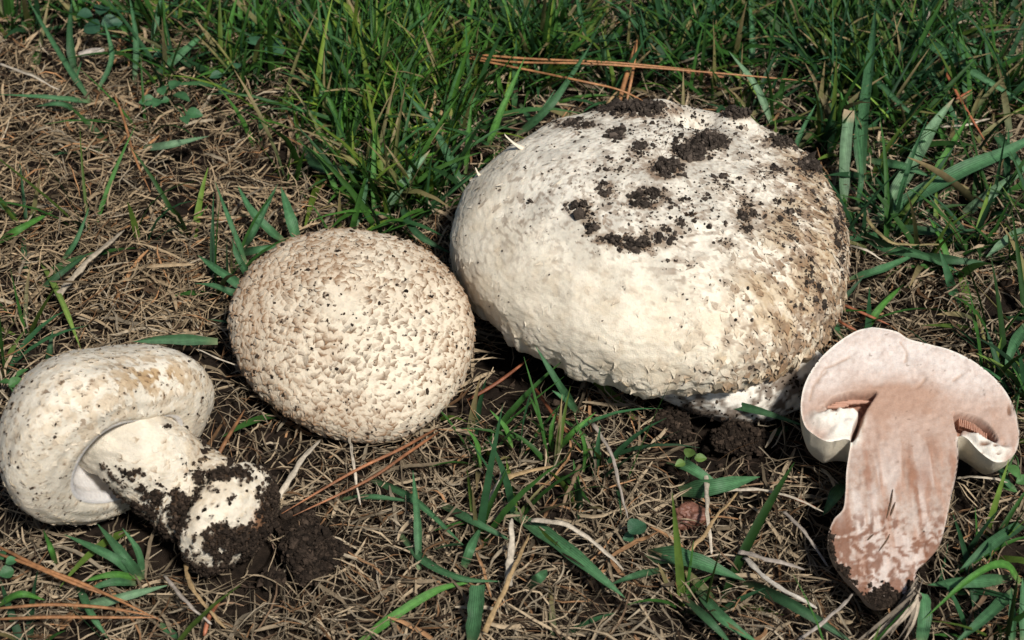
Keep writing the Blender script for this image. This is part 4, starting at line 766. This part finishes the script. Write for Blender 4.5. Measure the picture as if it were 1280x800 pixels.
for a in ([[(635, 732), (638, 700), (641, 648)], 12, 'pale upright stalk with a thin tip standing at the bottom centre', PALE_, (.5, 1.2, 2.2)],
          [[(605, 790), (630, 740), (661, 668)], 8, 'tan stalk leaning right beside the pale upright one', TAN],
          [[(664, 650), (705, 655), (745, 680), (780, 712)], 9, 'curved cream stalk right of the pale upright stalk', PALE_],
          [[(932, 697), (965, 728), (1022, 760)], 9, 'thick whitish stalk lying left of the foot of the halved mushroom', (.55, .50, .42)],
          [[(925, 690), (965, 700), (1005, 712)], 9, 'grey flat stalk just above the thick whitish one', GREY],
          [[(905, 613), (950, 612), (990, 622), (1030, 640)], 6, 'thin cream stalk arching left of the halved stem', PALE_],
          [[(883, 590), (884, 640), (889, 692)], 7, 'upright pale stalk beside the brown seed pod', PALE_],
          [[(852, 705), (885, 660), (922, 615)], 6, 'slanting tan stalk crossing behind the brown seed pod', TAN],
          [[(979, 640), (1005, 665), (1036, 708)], 6, 'straight grey stalk pointing at the foot of the halved mushroom', GREY],
          [[(232, 705), (240, 735), (282, 786)], 7, 'curved tan stalk coming out below the soil-caked bulb', TAN],
          [[(348, 622), (370, 585), (400, 550)], 10, 'pale grey flat stalk under the scaly cap beside the bulb', PALE_],
          [[(204, 718), (235, 755), (265, 780)], 6, 'grey stalk curving beside the tan one under the bulb', GREY],
          [[(742, 530), (765, 570), (785, 648)], 6, 'long thin grey stalk below the largest cap', GREY],
          [[(610, 612), (640, 595), (692, 582)], 9, 'brown stalk bent level below the gap between the whole caps', TAN],
          [[(725, 580), (715, 605), (700, 640)], 7, 'brown stalk slanting in the grass below the largest cap', (.25, .17, .10)],
          [[(610, 630), (622, 605), (630, 585)], 8, 'short cream stalk under the level brown one', PALE_],
          [[(70, 372), (105, 332), (155, 288)], 13, 'wide pale dry leaf lying behind the fallen mushroom', (.36, .30, .22)],
          [[(1072, 262), (1098, 290), (1120, 305), (1180, 306)], 8, 'tan stalk bending down right of the largest cap', (.30, .24, .11)],
          [[(1175, 158), (1210, 155), (1238, 147)], 7, 'cream stalk lying level between the broad leaves at the upper right', PALE_],
          [[(1060, 306), (1080, 312), (1105, 326)], 6, 'pale stalk touching the right side of the largest cap', PALE_],
          [[(1195, 597), (1225, 596), (1260, 602)], 6, 'cream stalk reaching right from under the halved cap', PALE_],
          [[(530, 168), (542, 130), (545, 85)], 6, 'upright tan stalk in the fine grass', TAN],
          [[(546, 155), (560, 122), (588, 102)], 6, 'curved tan stalk in the fine grass below the joined needles', TAN],
          [[(515, 110), (510, 60), (512, 25)], 5, 'thin tan stalk at the top of the fine grass', TAN],
          [[(755, 140), (762, 125), (775, 112)], 7, 'short brown stalk at the skyline of the largest cap', TAN],
          [[(1000, 60), (1150, 12), (1152, 40)], 5, 'thin pale stalk arching in the upper right', PALE_],
          [[(437, 540), (440, 570), (450, 632)], 5, 'thin pale stalk hanging below the scaly cap', PALE_],
          [[(330, 470), (255, 440), (248, 435)], 3, 'hair-thin pale fibre between the scaly cap and the fallen mushroom', PALE_],
          [[(1000, 800), (1050, 760), (1068, 740)], 6, 'grey stalk running under the foot of the halved mushroom', GREY],
          [[(0, 80), (40, 95), (75, 112)], 6, 'cream stalk at the upper left edge', PALE_],
          [[(635, 15), (648, 32), (690, 50), (712, 53)], 8, 'pale bent stalk above the joined needles', PALE_]):
    stalk(a[0], a[1], a[2], a[3], a[4] if len(a) > 4 else (.9, 1.4, 1.2))
for pts, wd, lab, c in (([(98, 68), (130, 62)], 16, 'whitish wood chip among the leaves in the upper left', (.40, .35, .30)), ([(355, -4), (382, 28)], 16, 'grey-brown wood chip at the top edge above the fine grass', (.30, .24, .18)),
                        ([(548, 74), (580, 90)], 20, 'grey bark flake under the joined end of the long needles', (.22, .19, .16)), ([(848, 88), (905, 96)], 9, 'rusty bark sliver lying on the long needle', (.25, .12, .06))):
    P = path(pts, (.9, 1.), 14); t = np.linspace(0, 1, 14); V, F = tube(P, wd/62.*np.clip(np.sin(t*np.pi*.92+.12), .2, 1)**.4, 12, wob=.35, seed=int(wd), squash=.5)
    C = np.array(c)*(.6+.8*fbm(V*5, 421, 3)[:, None]); o = obj('wood_chip', V, F, M_wood, None, C); rebase(o, P[0]); tag(o, lab, 'wood chip')
# bundle of dry leaves at the foot of the halved mushroom
r = empty('dry_leaf_bundle', at(1130, 745, 0), 'bundle of dry grey-brown leaves pressed against the foot of the halved mushroom', 'dry leaves')
for i in range(18):
    a = i/17.; e = (1066+62*a+rng.normal(0, 7), 812-45*a*rng.random()); s_ = (1146+rng.normal(0, 5), 738+rng.normal(0, 8)); m = ((s_[0]+e[0])/2+rng.normal(0, 6)+8, (s_[1]+e[1])/2+rng.normal(0, 5)-4)
    P = path([s_, m, e], (1.9+.3*rng.random(), 1.3+.7*rng.random(), .5), 14); V, F, ac = blade_mesh(P, rng.uniform(.06, .2), False, .3, rng.normal(0, .5), rng.normal(0, 1.2), i)
    obj('leaf_strand', V, F, M_thatch, r, np.tile(np.array([.36, .30, .23])*rng.uniform(.5, 1.5), (len(V), 1)))
# small broad-leaved plants
def leaf_mesh(c, d, ln, wd, up, cup=.18, nl=10):
    t = np.linspace(0, 1, nl); d = nrm(np.array(d, float)); S = nrm(np.cross(d, up)); N = np.cross(S, d)
    w_ = wd*np.sin(np.pi*np.clip(t, .02, .985)**.8)**.75; R = []
    for k in (-1, -.6, -.25, 0, .25, .6, 1): R.append(c+d*(t*ln)[:, None]+S*(k*.5*w_)[:, None]+N*(abs(k)**1.3*cup*w_-.35*ln*(t-.3)**2+.06*ln)[:, None])
    return np.stack(R, 1).reshape(-1, 3), grid_faces(nl, 7)
def plant(p0, label, leaves, name='chickweed', cat='small plant', c=(.055, .15, .06)):
    b = at(*p0, gat(at(*p0, 0))+.2); r = empty(name, b, label, cat)
    for x, y, ang_, ln, wd in leaves:
        z = rng.uniform(.9, 1.7); q = at(x, y, gat(at(x, y, 0))+z); d = np.array([math.cos(R_(ang_)), math.sin(R_(ang_))*1.3, .1])
        V, F = leaf_mesh(q-nrm(d)*ln*.5, d, ln, wd, nrm(np.array([0, -.35, 1])+rng.normal(0, .18, 3))); obj('leaf', V, F, M_leaf, r, np.tile(np.array(c)*rng.uniform(.8, 1.35), (len(V), 1)))
        V, F = tube(spline([b, (b+q)/2+[0, 0, .3], q-nrm(d)*ln*.5], 8), np.full(8, .035), 5); obj('leaf_stalk', V, F, M_leaf, r, np.tile([.07, .15, .05], (len(V), 1)))
    return r
plant((212, 132), 'small bright plant with oval leaves in the upper left, left of the tall grass', [(184, 127, 190, .75, .6), (195, 129, 250, .6, .5), (203, 113, 110, .7, .5), (219, 106, 60, .75, .55), (227, 122, -25, .95, .6), (243, 143, -10, .8, .6), (232, 150, -60, .6, .5), (205, 126, 200, .5, .4)])
plant((330, 58), 'larger round-leaved plant at the top, left of the fine grass', [(318, 50, 120, .9, .8), (345, 62, -30, 1.1, .95), (338, 25, 80, .8, .7), (312, 25, 140, .9, .8), (385, 52, 20, .8, .7), (270, 95, 200, .6, .5), (280, 112, -30, .6, .5), (297, 82, 90, .5, .45), (208, 60, 100, .5, .5), (197, 70, 190, .45, .45)], c=(.04, .11, .055))
plant((120, 28), 'dim round-leaved plant beside the upper left tuft', [(115, 35, 150, 1., .9), (140, 30, 10, 1., .9), (128, 12, 80, .9, .8), (105, 20, 190, .8, .8)], c=(.032, .09, .05))
plant((10, 706), 'tiny round clover leaves at the left edge below the fallen mushroom', [(8, 716, 200, .5, .5), (15, 702, 20, .4, .4), (2, 694, 120, .4, .4)], 'clover', 'clover')
plant((792, 664), 'single dark clover leaf right of the curved cream stalk', [(797, 660, 30, .75, .75), (785, 672, 200, .4, .4)], 'clover', 'clover', (.035, .10, .05))
plant((862, 575), 'small yellow-green leaves on the soil under the largest cap', [(862, 566, 60, .5, .45), (876, 573, 0, .45, .35), (850, 580, 200, .4, .35)], 'seedling', 'seedling', (.10, .17, .04))
plant((1262, 565), 'leafy shoots right of the halved cap', [(1268, 590, -60, .7, .4), (1276, 470, 80, .6, .35), (1262, 610, -30, .6, .35), (1279, 600, 20, .6, .4)], 'seedling', 'seedling', (.07, .17, .05))
plant((45, 548), 'small green shoot at the left edge behind the fallen mushroom', [(20, 478, 30, .6, .45), (5, 478, 170, .4, .35), (28, 466, 50, .6, .3)], 'seedling', 'seedling', (.06, .16, .045))
# clods and the seed pod
def lump(c, r3, seed, amp, nu=64, nv=44):
    th = np.linspace(0, 2*np.pi, nu, endpoint=False); ph = np.linspace(.02, np.pi-.02, nv); S = np.stack([np.sin(ph)[:, None]*np.cos(th), np.sin(ph)[:, None]*np.sin(th), np.cos(ph)[:, None]+0*th], -1).reshape(-1, 3)
    d = 1+amp*((fbm(S*1.6+seed, seed, 4)-.5)*2+.5*(fbm(S*6, seed+3, 3)-.5)); return np.array(c)+S*d[:, None]*np.array(r3), grid_faces(nv, nu, True)
for x, y, r3, lab, n in ((390, 692, (.95, 1.0, .8), 'dark crumbly soil clod fallen off beside the bulb of the fallen mushroom', 3200), (372, 652, (.6, .6, .4), 'smaller soil clod between the bulb and the brown needles', 900),
                         (340, 722, (.35, .3, .2), 'flat bit of soil under the bulb, left of the largest clod', 350), (835, 530, (.75, .5, .35), 'dark soil lump in the shade under the largest cap', 700), (925, 548, (.9, .55, .4), 'dark soil lump left of the halved cap', 900)):
    z0 = gat(at(x, y, 0)); c = at(x, y, z0+r3[2]*.45+.1); V, F = lump(c, r3, n % 97, .5)
    rt_ = empty('soil_clod', (c[0], c[1], z0), lab, 'soil clod'); obj('clod', V, F, M_soil, rt_, np.tile([.04, .03, .02], (len(V), 1)))
    k, P = sample(V, F, n, rng, (V[:, 2] > z0).astype(float)+1e-6); sz = rng.lognormal(math.log(.06), .45, n); g_ = grains(P+rng.normal(0, .05, (n, 3)), sz, soil_colors(n, rng), rng); obj('soil_crumbs', g_[0], g_[1], M_crumb, rt_, g_[2], smooth=False, stuff=True)
c = at(863, 646, gat(at(863, 646, 0))+.45); V, F = lump(c, (.6, .5, .42), 8, .6); C = np.array([.17, .075, .05])*(.6+.9*fbm(V*4, 431, 3)[:, None])
o = obj('seed_pod', V, F, M_needle, None, C); rebase(o, c); tag(o, 'reddish brown rounded seed pod in the dead grass below the largest mushroom', 'seed pod')
